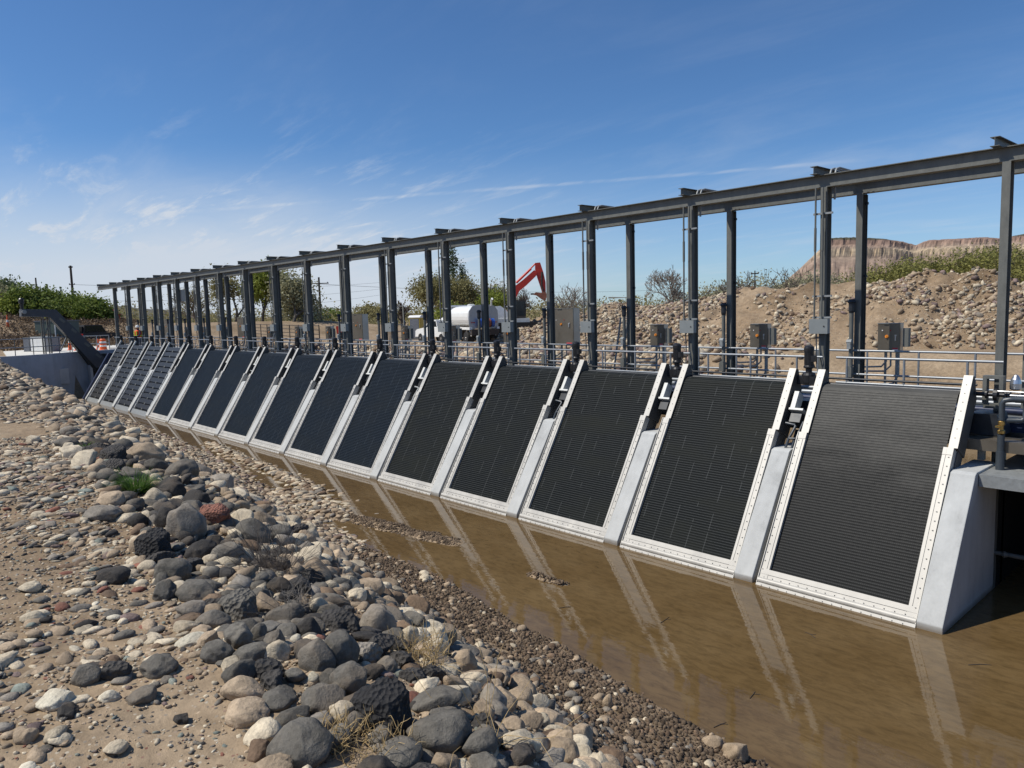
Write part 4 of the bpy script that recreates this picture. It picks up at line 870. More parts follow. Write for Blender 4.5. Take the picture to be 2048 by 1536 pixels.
T2(610, 600, 130, 2.6, name='budding_tree', label='low grey-olive tree under the cottonwood', group=bt, leafm='leaf_olive', leafn=6, leafs=.14, leafr=.8, seed=26, trunk=.2, wide=1.1, minr=.03)
T2(655, 628, 160, 2.4, name='bush', label='dark green low bush at the foot of the crossarm pole', cat='bush', leafm='leaf_dark', leafn=24, leafs=.22, leafr=.9, seed=27, levels=3, nstem=4, wide=1.9, trunk=.1)
T2(690, 618, 210, 2.4, name='bare_tree', label='rounded brown leafless tree just right of the crossarm pole', group=bt, seed=28, barkm='darktwig', minr=.05, wide=1.3, trunk=.3, nstem=2)
T2(745, 615, 190, 2.4, name='budding_tree', label='grey-olive rounded tree behind the second tall cabinet', group=bt, leafm='leaf_olive', leafn=4, leafs=.2, leafr=.9, seed=29, barkm='darktwig', minr=.045, wide=1.3, trunk=.3, nstem=2)
T2(808, 600, 120, 2.4, name='bare_tree', label='bare brown tree left of the yellow portable toilet', group=bt, seed=30, barkm='darktwig', minr=.035, wide=.9, trunk=.25, nstem=2)
T2(856, 555, 115, 2.4, name='budding_tree', label='tall olive budding tree above the portable toilet', group=bt, leafm='leaf_olive', leafn=9, leafs=.14, leafr=.8, seed=31, barkm='darktwig', minr=.03, wide=.85, trunk=.3)
T2(888, 556, 125, 2.4, name='budding_tree', label='olive budding tree below the left side of the poplar', group=bt, leafm='leaf_olive', leafn=9, leafs=.14, leafr=.8, seed=32, barkm='darktwig', minr=.03, wide=.9, trunk=.3)
T2(946, 560, 125, 2.4, name='budding_tree', label='wide brownish budding tree right of the poplar', group=bt, leafm='leaf_olive', leafn=8, leafs=.13, leafr=.8, seed=33, barkm='darktwig', minr=.035, wide=.95, trunk=.3, nstem=2)
T2(992, 566, 130, 2.4, name='bare_tree', label='greyish bare tree left of the red excavator boom', group=bt, leafm='leaf_olive', leafn=3, leafs=.12, leafr=.8, seed=34, barkm='darktwig', minr=.035, wide=.9, trunk=.3, nstem=2)
T2(1045, 572, 150, 2.4, name='bare_tree', label='grey bare tree right of the excavator cab', group=bt, seed=35, barkm='darktwig', minr=.04, wide=.8, trunk=.3, nstem=2)
T2(908, 620, 105, 2.4, name='bush', label='bright green bush behind the cab of the tank truck', cat='bush', leafm='leaf_fresh', leafn=30, leafs=.17, leafr=.7, seed=36, levels=3, nstem=4, wide=1.9, trunk=.1)
T2(985, 585, 112, 2.4, name='leafy_tree', label='bright green small tree behind the white counterweight', group=bt, leafm='leaf_fresh', leafn=14, leafs=.14, leafr=.55, seed=37, wide=.8, trunk=.15, levels=4)
T2(1138, 566, 75, 2.4, name='bare_tree', label='pale fan-shaped leafless bush above the rubble, left of the tall cabinet post', group=bt, seed=38, barkm='paletwig', minr=.022, wide=1.0, trunk=.09, nstem=5, levels=4, lean_=None) if False else T2(1138, 566, 75, 2.4, name='bare_tree', label='pale fan-shaped leafless shrub tree right of the excavator bucket', group=bt, seed=38, barkm='paletwig', minr=.022, wide=.9, trunk=.09, nstem=6, levels=4)
T2(1340, 530, 72, 2.4, name='bare_tree', label='large pale bare tree standing alone behind the rubble mound', group=bt, seed=39, barkm='paletwig', minr=.022, wide=.95, trunk=.16, nstem=2, levels=6)
T2(1480, 538, 78, 2.4, name='bare_tree', label='dark bare shrub tree left of the small pole on the mound skyline', group=bt, seed=40, barkm='darktwig', minr=.022, wide=.9, trunk=.1, nstem=4, levels=4)
T2(1588, 533, 76, 2.4, name='bare_tree', label='dark bare shrub tree in front of the left foot of the mesa', group=bt, seed=41, barkm='darktwig', minr=.022, wide=1.1, trunk=.1, nstem=4, levels=4)
T2(1250, 598, 60, 2.6, name='bare_tree', label='small dark bare sapling on the mound skyline left of the lone bare tree', group=bt, seed=42, barkm='darktwig', minr=.018, wide=.9, trunk=.05, nstem=2, levels=3)
for i, (px, py, r, mt, ln, w, lab) in enumerate(((1420, 566, 95, 'leaf_pale', 3, 1.8, 'low pale brush right of the lone bare tree'), (1535, 545, 100, 'leaf_pale', 4, 1.9, 'pale greenish brush below the mesa foot'), (1620, 552, 100, 'leaf_pale', 4, 1.7, 'pale brush behind the second front post'), (1690, 548, 110, 'leaf_olive', 5, 1.6, 'grey-olive brush behind the mound under the mesa'), (1745, 545, 110, 'leaf_olive', 4, 1.5, 'brownish brush left of the green thicket'))):
    T2(px, py, r, 2.6, name='bush', label=lab, cat='bush', group='pale brush along the mound skyline', leafm=mt, leafn=ln, leafs=.13, leafr=.6, seed=50+i, levels=4, nstem=4, wide=w, trunk=.08, barkm='darktwig', minr=.03)
for i, (px, py, r, lab) in enumerate(((1800, 522, 80, 'rounded green bush at the left end of the thicket on the mound'), (1850, 518, 84, 'wide green bush behind the twin humps of the mound'), (1905, 502, 80, 'green bush beneath the notch in the mesa rim'), (1950, 500, 82, 'tall green bush left of the rightmost gantry post'), (2000, 492, 82, 'tallest green bush hidden partly by the rightmost post'), (2050, 500, 74, 'dark green bush at the right edge of the photo'))):
    T2(px, py, r, 2.6, name='bush', label=lab, cat='bush', group='green bushes behind the rubble mound', leafm='leaf_brush', leafn=9, leafs=.10, leafr=.55, seed=60+i, levels=4, nstem=4, wide=1.15, trunk=.09, barkm='darktwig', minr=.02)
# poplar: tall narrow columns of leaf clumps
x, y, _ = at(912, 2.4, 130); hp = topz(912, 490, 130)-2.4
t = thing('poplar_tree', (x, y, 2.4), 'tall narrow dark poplar rising above the truck', 'tree', bt)
rg = np.random.default_rng(5); C = []
for (ox, w, h0, h1) in ((-.35, 1.05, .12, 1.0), (1.55, .62, .10, .72)):
    for i in range(70):
        zz = hp*(h0+(h1-h0)*rg.random()); q = (zz/hp-h0)/(h1-h0); ww = w*math.sqrt(max(.03, math.sin(math.pi*min(1, q*.93+.08))))
        c0 = np.array([ox*RT0[0]+rg.normal()*ww*.55, ox*RT0[1]+rg.normal()*ww*.55, zz]); C.append(c0+rg.normal(size=(42, 3))*np.array([.28, .28, .75]))
V, F = quads_np(np.concatenate(C), .15, rg); mesh_np('crown', V, F, M['leaf_poplar'], t, smooth=False)
m = MB(); m.tube([(0, 0, -.2), (0, 0, hp*.9)], .22, 6, True, .04); m.build('trunk', M['bark'], t)

# ------------------------------------------------------------------ utility poles and wires
def upole(px, ptop, r, z, label, arms, wires, rad=.14):
    x, y, _ = at(px, z, r); x0 = x; h = topz(px, ptop, r)-z; t = thing('utility_pole', (x, y, z), label, 'utility pole', 'utility poles')
    m = MB(); m.tube([(0, 0, -.3), (0, 0, h)], rad*1.15, 8, True, rad*.8); m.build('pole', M['wood'], t)
    ends = []
    for (dz, wd) in arms:
        a = Vector((RT0[0], RT0[1], 0)).normalized(); m = MB(); m.tube([tuple(-a*wd+Vector((0, 0, h-dz))), tuple(a*wd+Vector((0, 0, h-dz)))], .07, 5); m.build('crossarm', M['wood'], t)
        for q in (-.9, .9):
            m = MB(); e = a*wd*q+Vector((0, 0, h-dz)); m.lathe(tuple(e), [(.05, 0), (.09, .08), (.05, .2)], 6); m.build('insulator', M['greypl'], t)
    return Vector((x, y, z+h)), t
pA, _ = upole(155, 532, 120, 4.4, 'tallest dark utility pole at the left, with four wires', [(3.0, .45), (5.6, .45), (8.2, .45), (.3, .3)], 0, .2)
pB, _ = upole(84, 556, 150, 4.4, 'leaning utility pole above the orchard trees, leftmost', [(2.0, .6), (5.0, .5)], 0, .17)
pC, _ = upole(106, 569, 190, 4.4, 'shorter thin utility pole right of the leaning one', [(1.6, .7), (3.6, .6)], 0, .15)
pD, tD = upole(645, 555, 110, 2.4, 'utility pole with crossarm and transformer beside the pale cottonwood', [(.9, 1.4)], 0, .17)
m = MB(); m.lathe((-.45*RT0[0], -.45*RT0[1], 0), [(.2, float(pD.z)-2.4-5.2), (.22, float(pD.z)-2.4-4.5), (.1, float(pD.z)-2.4-4.3)], 10); m.build('transformer', M['greypl'], tD)
pE, _ = upole(1509, 542, 90, 2.4, 'small short pole on the mound skyline', [(.35, .45)], 0, .09)
def wire(a, b, sag, name, label, r=.02):
    n = 16; pts = [tuple(Vector(a).lerp(Vector(b), i/n)-Vector((0, 0, sag*4*(i/n)*(1-i/n)))) for i in range(n+1)]
    m = MB(); m.tube(pts, r, 4); tag(m.build(name, M['black'], None), label, 'wire', 'overhead wires')
for i, (dz, zb) in enumerate(((3.0, 24), (5.6, 21), (8.2, 18.5), (12.5, 14.0))):
    q = at_d(760, [565, 578, 590, 606][i], 210); wire(pA-Vector((0, 0, dz)), q, 1.0, 'power_line', f'{["upper", "second", "third", "lowest"][i]} wire running right from the tallest pole', .022)
q1 = at_d(1500, 560, 230); wire(pD-Vector((1.2*RT0[0], 1.2*RT0[1], .9)), at_d(1480, 566, 240), 2.0, 'power_line', 'long high wire running right from the crossarm pole', .022)
wire(pD-Vector((0, 0, 8.6)), at_d(1480, 606, 240), .5, 'power_line', 'long low wire running right from the crossarm pole', .022)

# ------------------------------------------------------------------ vehicles
def wheel(t, x, y, r, w, dual=False):
    m = MB(); m.lathe((x, y, r), [(r*.62, -w/2), (r*.94, -w/2), (r, -w*.38), (r, w*.38), (r*.94, w/2), (r*.62, w/2)], 22, 'y'); o = m.build('wheel', M['tyre'], t)
    m = MB(); s = -1 if y < 0 else 1; m.lathe((x, y, r), [(r*.1, s*w*.50), (r*.2, s*w*.52), (r*.3, s*w*.40), (r*.56, s*w*.36), (r*.63, s*w*.50), (r*.63, -s*w*.4)], 18, 'y'); m.build('rim', M['rim'], o)
yz = lambda px, r, z: at(px, z, r)
# water tank truck, rear three-quarter view; local +x = towards the cab
qr = at_z(941, 691, 2.35); qf = at_z(858, 684, 2.35); hd = math.atan2(qf[1]-qr[1], qf[0]-qr[0])
hd = R(160); qw = at_z(962, 689, 2.35)
t = thing('water_truck', (qw[0], qw[1], 2.35), 'white water tank truck seen from behind, with hose reels on its rear', 'truck', None, hd)
# body outlines: tank ellipse cross-section
def tank(x0, x1, w, h, z0, n=28, ex=2.6):
    prof = [(math.copysign(abs(math.cos(a))**(2/ex), math.cos(a))*w/2, z0+h/2+math.copysign(abs(math.sin(a))**(2/ex), math.sin(a))*h/2) for a in np.linspace(0, 2*math.pi, n, endpoint=False)]
    m = MB(); V = []; secs = [(x0-.10, .80), (x0-.06, .93), (x0, 1.0), (x1, 1.0), (x1+.06, .93), (x1+.10, .80)]
    zc = z0+h/2
    for x, s in secs: V += [(x, a*s, zc+(b-zc)*s) for a, b in prof]
    F_ = [(i*n+j, i*n+(j+1) % n, (i+1)*n+(j+1) % n, (i+1)*n+j) for i in range(len(secs)-1) for j in range(n)]+[tuple(range(n))[::-1], tuple(range((len(secs)-1)*n, len(secs)*n))]
    m.add(V, F_); return m
tank(-.6, 3.9, 2.45, 1.65, 1.35).build('tank', M['white'], t)
m = MB()
m.prism([(y*1.0, z) for y, z in [(-1.14, 1.25), (-1.2, 1.6), (-1.15, 2.6), (-.9, 2.95), (-.5, 3.05), (.5, 3.05), (.9, 2.95), (1.15, 2.6), (1.2, 1.6), (1.14, 1.25)]], 'x', -.78, -.70); m.build('tank_rear_head', M['alum_dull'] if 'alum_dull' in M else M['greypl'], t)
m = MB(); m.box(-.9, 4.2, -1.22, -1.0, 1.18, 1.36); m.box(-.9, 4.2, 1.0, 1.22, 1.18, 1.36); m.build('tank_skirt', M['white'], t)
m = MB(); m.box(-1.0, 6.2, -.45, .45, .75, 1.1); m.box(-1.1, -.7, -1.1, 1.1, .75, 1.2); m.build('chassis', M['chassis'], t)
m = MB(); m.prism([(4.35, .75), (4.35, 2.85), (4.55, 2.98), (5.6, 2.95), (5.95, 2.15), (7.2, 1.95), (7.3, 1.2), (7.3, .7)], 'y', -1.1, 1.1); o = m.build('cab', M['white'], t)
m = MB(); m.prism([(4.62, 2.05), (4.62, 2.70), (5.5, 2.70), (5.78, 2.05)], 'y', -1.112, 1.112); m.box(4.34, 4.352, -.7, .7, 2.2, 2.75); m.build('window', M['glass'], o)
m = MB(); m.prism([(4.3, 2.95), (4.3, 3.1), (5.3, 3.08), (5.6, 2.97)], 'y', -1.0, 1.0); m.build('roof_fairing', M['white'], o)
for (x, y) in ((0, -.98), (0, .98), (6.5, -1.0), (6.5, 1.0)): wheel(t, x, y, .52, .52 if x == 0 else .3)
for y in (-1.0, 1.0):
    m = MB(); m.tube([(.75*math.cos(a)*.9, y, .52+.68*math.sin(a)) for a in np.linspace(.25, math.pi-.25, 9)], .05, 6); m.build('fender', M['white'], t)
m = MB(); m.box(1.4, 3.2, -1.15, -.6, .55, 1.1); m.box(1.6, 2.6, .6, 1.1, .55, 1.1); m.build('side_tool_box', M['chassis'], t)
m = MB(); m.tube([(-.85, .15, 1.9), (-.85, -.1, 1.9)], .01, 4)
for y0, mt, nm in ((-.55, 'blue', 'hose_reel'), (-.25, 'brown', 'hose_reel'), (.1, 'brown', 'hose_reel'), (.42, 'blue', 'hose_reel')):
    m = MB(); m.lathe((-1.12, y0, 1.68), [(.1, -.12), (.34, -.11), (.32, 0), (.34, .11), (.1, .12)], 14, 'y'); m.build(nm, M[mt], t)
m = MB(); m.tube([(-.9, -.6, 2.95), (-.95, -.6, 3.35), (-1.02, -.62, 3.5), (-1.12, -.62, 3.5), (-1.18, -.62, 3.38)], .07, 8); m.build('fill_spout', M['offwhite'], t)
m = MB()
for y in (-1.0, -.88, -.76, .76, .88, 1.0): m.lathe((-.80, y, 1.72), [(.045, 0), (.045, -.03)], 8, 'x')
m.build('tail_lights', M['redlamp'], t)
m = MB(); m.tube([(1.3, -1.25, 1.4), (1.3, -1.27, 2.6)], .02, 5); m.tube([(1.6, -1.25, 1.4), (1.6, -1.27, 2.6)], .02, 5)
for z in np.arange(1.5, 2.6, .27): m.tube([(1.3, -1.26, z), (1.6, -1.26, z)], .015, 4)
m.build('side_ladder', M['offwhite'], t)
m = MB(); m.lathe((2, 0, 0), [(.3, 2.98), (.3, 3.1), (.2, 3.14)], 12); m.build('hatch', M['offwhite'], t)
# white pickup
q = at_z(846, 686, 2.35); t = thing('pickup_truck', (q[0]+1.0, q[1]+1.2, 2.35), 'white pickup truck parked left of the tank truck, facing left', 'pickup truck', None, R(172))
m = MB(); m.prism([(-2.7, .55), (-2.7, 1.25), (-.9, 1.28), (-.9, 1.3), (1.2, 1.3), (2.5, 1.15), (2.8, 1.0), (2.85, .5)], 'y', -.98, .98); o = m.build('body', M['white'], t)
m = MB(); m.prism([(-.95, 1.3), (-.75, 1.92), (.55, 1.94), (1.25, 1.3)], 'y', -.85, .85); o2 = m.build('cabin', M['white'], t)
m = MB(); m.prism([(-.82, 1.36), (-.68, 1.83), (.50, 1.85), (1.08, 1.36)], 'y', -.865, .865); m.add([(1.27, -.78, 1.34), (1.27, .78, 1.34), (.60, .74, 1.88), (.60, -.74, 1.88)], [(0, 1, 2, 3)]); m.build('window', M['glass'], o2)
m = MB(); m.box(2.84, 2.88, -.6, .6, .7, 1.0); m.build('grille', M['chassis'], t)
for y in (-.8, .8):
    m = MB(); m.box(2.78, 2.87, y-.14, y+.14, .85, 1.02); m.build('headlight', M['alum'], t)
    m = MB(); m.box(.95, 1.15, y*1.25-.09, y*1.25+.09, 1.3, 1.5); m.build('mirror', M['chassis'], t)
m = MB(); m.box(2.8, 2.95, -.95, .95, .45, .65); m.build('bumper', M['rim'], t)
m = MB(); m.box(-2.4, -1.0, -.7, .7, 1.26, 1.75); m.build('bed_load', M['blue_steel'], t)
for (x, y) in ((-1.75, -.88), (-1.75, .88), (1.9, -.88), (1.9, .88)): wheel(t, x, y, .40, .28)
# portable toilet
q = at_z(836, 679, 2.35); t = thing('portable_toilet', (q[0], q[1], 2.35), 'yellow and grey portable toilet with white roof beside the pickup', 'portable toilet', None, R(25))
m = MB(); m.box(-.58, .58, -.58, .58, .1, 2.1); m.build('walls', M['yellow'], t); m = MB(); m.box(-.50, .50, -.61, -.582, .14, 2.0); m.build('door', M['greypl'], t)
m = MB(); m.box(.582, .60, -.45, .45, .2, 1.95); m.build('side_panel', M['yellow'], t); m = MB(); m.prism([(-.64, 2.1), (-.64, 2.18), (-.3, 2.34), (.3, 2.34), (.64, 2.18), (.64, 2.1)], 'x', -.64, .64); m.build('roof', M['white'], t)
m = MB(); m.box(-.62, .62, -.62, .62, 0, .1); m.build('skid_base', M['greypl'], t)
# excavator behind the rubble: boom profile in a vertical plane facing the camera
def excav(px, py, r, z, label, sc=1.0, prof=None, rz=None):
    x, y, _ = at(px, z, r); ang = math.atan2(RT0[1], RT0[0]); return thing('excavator', (x, y, z), label, 'excavator', 'red excavators', ang)
RE = 62.0; x0, y0, _ = at(1040, 2.5, RE); ANG = math.atan2(RT0[1], RT0[0])
t = thing('excavator', (x0, y0, 2.5), 'large red excavator with raised boom and toothed bucket behind the rubble', 'excavator', 'red excavators', ANG)
def ex(px, py):   # local x, z in the boom plane
    return ((px-1040)/FPX*RE, float(at_d(px, py, RE)[2])-2.5)
bo = [ex(a, b) for a, b in ((1022, 606), (1026, 584), (1034, 572), (1050, 560), (1072, 541), (1078, 546), (1076, 552), (1056, 571), (1042, 582), (1034, 598), (1030, 612))]
m = MB(); m.prism(bo, 'y', -.28, .28); bmo = m.build('boom', M['red'], t)
m = MB(); m.tube([(*ex(1036, 566)[:1], 0, ex(1036, 566)[1]), (ex(1066, 538)[0], 0, ex(1066, 538)[1])], .10, 8); m.tube([(ex(1062, 541)[0], 0, ex(1062, 541)[1]), (ex(1075, 528)[0], 0, ex(1075, 528)[1])], .06, 8); m.build('boom_cylinder', M['red'], t)
st = [ex(a, b) for a, b in ((1074, 527), (1084, 526), (1090, 545), (1094, 565), (1094, 590), (1089, 592), (1084, 575), (1078, 556), (1074, 540))]
m = MB(); m.prism(st, 'y', -.2, .2); m.build('stick', M['red'], t)
m = MB(); m.tube([(ex(1087, 545)[0], -.26, ex(1087, 545)[1]), (ex(1086, 572)[0], -.26, ex(1086, 572)[1]), (ex(1091, 588)[0], -.26, ex(1091, 588)[1])], .08, 7); m.build('stick_cylinder', M['chassis'], t)
bk = [ex(a, b) for a, b in ((1068, 589), (1074, 585), (1084, 586), (1093, 583), (1096, 592), (1092, 602), (1084, 597), (1076, 591))]
m = MB(); m.prism(bk, 'y', -.6, .6); m.build('bucket', M['bucket'] if 'bucket' in M else M['brown'], t)
m = MB()
for y in (-.5, -.17, .17, .5):
    a = ex(1069, 588); m.box(a[0]-.2, a[0]+.05, y-.06, y+.06, a[1]-.06, a[1]+.05)
m.build('bucket_teeth', M['chassis'], t)
cb0 = ex(1031, 634); cb1 = ex(1053, 600)
m = MB(); m.box(cb0[0], cb1[0], -.9, .3, cb0[1]-.1, cb1[1]); c = m.build('cab', M['chassis'], t)
m = MB(); m.box(cb0[0]+.08, cb1[0]-.08, -.93, -.9, cb0[1]+.1, cb1[1]-.12); m.box(cb1[0], cb1[0]+.03, -.8, .2, cb0[1]+.1, cb1[1]-.1); m.build('window', M['glass'], c)
m = MB(); m.tube([(cb1[0], -.9, cb0[1]+.9), (cb1[0]+.35, -.9, cb0[1]+.8)], .02, 5); m.box(cb1[0]+.32, cb1[0]+.40, -1.0, -.8, cb0[1]+.6, cb0[1]+.95); m.build('mirror', M['chassis'], c)
m = MB(); a = ex(1022, 636); m.box(a[0], a[0]+.45, -1.0, 1.0, a[1]-.1, a[1]+1.5); m.build('engine_side', M['red'], t)
hb = [ex(q, w) for q, w in ((986, 637), (986, 622), (992, 613), (1003, 612), (1014, 619), (1022, 630), (1022, 640))]
m = MB(); m.prism(hb, 'y', -1.3, 1.3); m.build('engine_hood', M['white'], t)
a = ex(988, 636); b = ex(1060, 645); m = MB(); m.box(a[0], b[0], -1.35, 1.35, b[1], b[1]+.38); m.build('house_base', M['offwhite'], t)
for y in (-1.3, 1.3):
    z1 = ex(1000, 645)[1]; m = MB(); w_ = 2.1; m.prism([(-w_+.3+.2, 0), (w_-.3, 0), (w_, .35), (w_, .7), (w_-.4, max(.9, z1)), (-w_+.2, max(.9, z1)), (-w_-.1, .6), (-w_-.1, .3)], 'y', y-.3, y+.3); m.build('track', M['tyre'], t)
# second machine far left (red, partly hidden)
RE2 = 95.; x0, y0, _ = at(235, 2.6, RE2); t = thing('excavator', (x0, y0, 2.6), 'small red excavator with folded arm behind the left end of the gantry', 'excavator', 'red excavators', ANG)
def e2(px, py): return ((px-235)/FPX*RE2, float(at_d(px, py, RE2)[2])-2.6)
m = MB(); m.prism([e2(a, b) for a, b in ((232, 619), (238, 624), (245, 634), (247, 650), (240, 650), (235, 636), (230, 626))], 'y', -.25, .25); m.build('boom', M['red'], t)
m = MB(); m.prism([e2(a, b) for a, b in ((237, 622), (247, 630), (252, 646), (249, 648), (243, 634))], 'y', .3, .5); m.build('stick', M['brown'], t)
a = e2(216, 650); b = e2(234, 638); m = MB(); m.box(a[0], b[0], -1, .6, a[1], b[1]); m.build('cab', M['chassis'], t)
a = e2(214, 656); b = e2(252, 650); m = MB(); m.box(a[0], b[0], -1.2, 1.2, a[1]-1.2, b[1]); m.build('house_base', M['offwhite'], t)
m = MB(); m.box(a[0], b[0], -1.3, 1.3, 0, .8); m.build('track', M['tyre'], t)
# stone-clad big grey cabinet near the last posts is the fourth tall cabinet; red skid steer
x0, y0, _ = at(697, 2.4, 80); t = thing('skid_steer', (x0, y0, 2.4), 'small red loader with white roof right of the crossarm pole', 'loader', None, ANG)
m = MB(); m.prism([(-1.0, .3), (-1.1, 1.3), (-.2, 1.5), (.8, 1.0), (1.0, .3)], 'y', -.6, .6); m.build('body', M['red'], t)
m = MB(); m.box(-.5, .45, -.5, .5, 1.2, 2.1); c = m.build('cab', M['chassis'], t); m = MB(); m.box(-.6, .55, -.6, .6, 2.1, 2.25); m.build('roof', M['white'], c)
for x in (-.6, .6):
    for y in (-.7, .7): wheel(t, x, y, .35, .25)
# dark suv and teal truck at the left
def car(name, px, py, z, rz, col, label, cat, L_=4.8, H_=1.85, W_=1.95, suv=True, rr=None):
    q = at_z(px, py, z) if rr is None else at_d(px, py, rr); t = thing(name, (q[0], q[1], z), label, cat, None, rz); h = L_/2
    m = MB(); m.prism([(-h, .35), (-h, 1.05), (h*.35, 1.05), (h*.95, .95), (h, .75), (h, .35)], 'y', -W_/2, W_/2); m.build('body', M[col], t)
    m = MB(); m.prism([(-h*.97, 1.05), (-h*.88, H_) if suv else (-h*.1, 1.05), (h*.12, H_), (h*.42, 1.05)], 'y', -W_/2*.92, W_/2*.92); c = m.build('cabin', M[col], t)
    m = MB(); m.prism([(-h*.88, 1.1), (-h*.82, H_-.1) if suv else (-h*.05, 1.1), (h*.10, H_-.1), (h*.34, 1.1)], 'y', -W_/2*.935, W_/2*.935); m.box(-h*.985, -h*.90, -W_/2*.8, W_/2*.8, 1.12, H_-.16); m.build('window', M['glass'], c)
    m = MB(); m.box(-h-.08, -h+.02, -W_/2, W_/2, .38, .58); m.box(h-.02, h+.08, -W_/2, W_/2, .38, .58); m.build('bumper', M['offwhite'], t)
    for s in (-1, 1):
        m = MB(); m.box(-h-.015, -h, s*W_/2*.82-.12, s*W_/2*.82+.12, .75, 1.0); m.build('tail_light', M['redlamp'], t)
        m = MB(); m.box(h-.01, h+.015, s*W_/2*.78-.15, s*W_/2*.78+.15, .62, .8); m.build('headlight', M['alum'], t)
    for x in (-h*.62, h*.62):
        for y in (-W_/2*.9, W_/2*.9): wheel(t, x, y, .37, .24)
    return t
car('suv', 186, 686, 2.75, R(128), 'black', 'black SUV parked behind the conveyor with pale bumper', 'SUV')
car('pickup_truck', 164, 676, 3.0, R(60), 'offwhite', 'pale truck with teal windscreen half hidden by the conveyor', 'pickup truck', suv=False)
car('parked_car', 310, 672, 2.5, R(75), 'blue_steel', 'dark blue parked vehicle behind the fourteenth gantry post', 'car')
car('parked_car', 86, 656, 4.65, R(70), 'red', 'red car on the embankment road between the orchard trees', 'car', rr=150)
car('parked_car', 146, 656, 4.5, R(70), 'brown', 'dark red car on the embankment just right of the conveyor', 'car', rr=120)
# cones and barrels
def cone(px, py, z, label, h=.75):
    q = at_z(px, py, z) if z < 4 else at_d(px, py, 75); t = thing('traffic_cone', (q[0], q[1], z), label, 'cone', 'orange traffic cones')
    m = MB(); m.lathe((0, 0, 0), [(.15, .03), (.03, h)], 12); b = m.build('cone_body', M['orange'], t); m = MB(); m.box(-.19, .19, -.19, .19, 0, .03); m.build('cone_base', M['orange'], t)
    m = MB(); m.lathe((0, 0, 0), [(.110, h*.42), (.082, h*.6)], 12); m.build('reflective_band', M['white'], t)
cone(16, 655, 4.55, 'orange cone by the road at the left edge under the orchard trees', 1.3)
cone(141, 700, 2.80, 'orange cone just left of the conveyor foot', 1.3); cone(154, 701, 2.80, 'short orange cone behind the conveyor', .9); cone(197, 699, 2.80, 'orange cone right of the conveyor, next to the barrel', .8)
q = at_z(207, 701, 2.80); t = thing('traffic_barrel', (q[0], q[1], 2.80), 'orange and white traffic barrel right of the conveyor', 'barrel')
m = MB(); m.lathe((0, 0, 0), [(.28, 0), (.28, .08), (.24, .10), (.20, .8), (.16, .85)], 14); m.build('barrel_body', M['orange'], t)
for z in (.28, .55):
    m = MB(); m.lathe((0, 0, 0), [(.245-z*.035, z), (.240-z*.035, z+.12)], 14); m.build('reflective_band', M['white'], t)
q = at_z(222, 712, 2.3); t = thing('concrete_block', (q[0], q[1], 2.2), 'pale tan concrete block between conveyor foot and first screens', 'block', None, .3)
m = MB(); m.prism([(-.8, 0), (-.8, .7), (-.6, .8), (.6, .8), (.8, .7), (.8, 0)], 'y', -.5, .5); m.build('block_body', M['slab'], t)
# fences
def panel_fence(p0, p1, z0, h, n, label, mat='chassis', bars=5, name='fence'):
    t = thing(name, (p0[0], p0[1], z0), label, 'fence'); d = Vector((p1[0]-p0[0], p1[1]-p0[1], 0))
    for i in range(n+1):
        q = d*(i/n); m = MB(); m.tube([(q.x, q.y, 0), (q.x, q.y, h+.05)], .05, 6); m.build('fence_post', M[mat], t)
    for j in range(bars):
        z = h*(j+1)/bars; m = MB(); m.tube([(0, 0, z), (d.x, d.y, z)], .035, 5); m.build('fence_rail', M[mat], t)
a = at_z(500, 676, 2.5); b = at_z(640, 694, 2.4); panel_fence(a, b, 2.4, 1.7, 9, 'dark pipe rail fence behind the walkway left of the crossarm pole')
a = at_d(-40, 700, 105); b = at_d(205, 700, 118); panel_fence(a, b, 4.4, 1.9, 14, 'tall mesh fence behind the orchard trees', 'galv', 2)
a = at_d(560, 700, 150); b = at_d(1020, 700, 170); panel_fence(a, b, 2.4, 1.6, 24, 'low distant fence across the far side of the yard', 'galv', 3)
# far field edge: low scrub as one mass
rg = np.random.default_rng(77); n = 5200; rr = rg.uniform(130, 330, n); uu = rg.uniform(-.70, .30, n)
C = CAM[None]+FW[None]*rr[:, None]+RT0[None]*(uu*rr)[:, None]; C[:, 2] = 2.4+rg.random(n)**1.6*4.2+(uu < -.5)*2.0
C = np.repeat(C, 9, 0)+rg.normal(size=(n*9, 3))*np.array([.8, .8, .55]); V, F = quads_np(C, .28, rg)
tag(mesh_np('scrub', V, F, M['leaf_olive'], smooth=False), 'low olive scrub and brush across the distant fields', 'scrub', None, 'stuff')
rg = np.random.default_rng(78); n = 2600; rr = rg.uniform(60, 96, n); uu = rg.uniform(-.72, -.50, n)
C = CAM[None]+FW[None]*rr[:, None]+RT0[None]*(uu*rr)[:, None]; C[:, 2] = ground(C[:, 0], C[:, 1])+.1; k = (C[:, 0] < -68); C = C[k]
C = np.repeat(C, 14, 0)+rg.normal(size=(len(C)*14, 3))*np.array([.35, .35, .22]); V, F = quads_np(C, .11, rg)
tag(mesh_np('dry_brush_cover', V, F, M['drybrush'], smooth=False), 'brown dry brush covering the embankment below the orchard trees', 'dry brush', None, 'stuff')
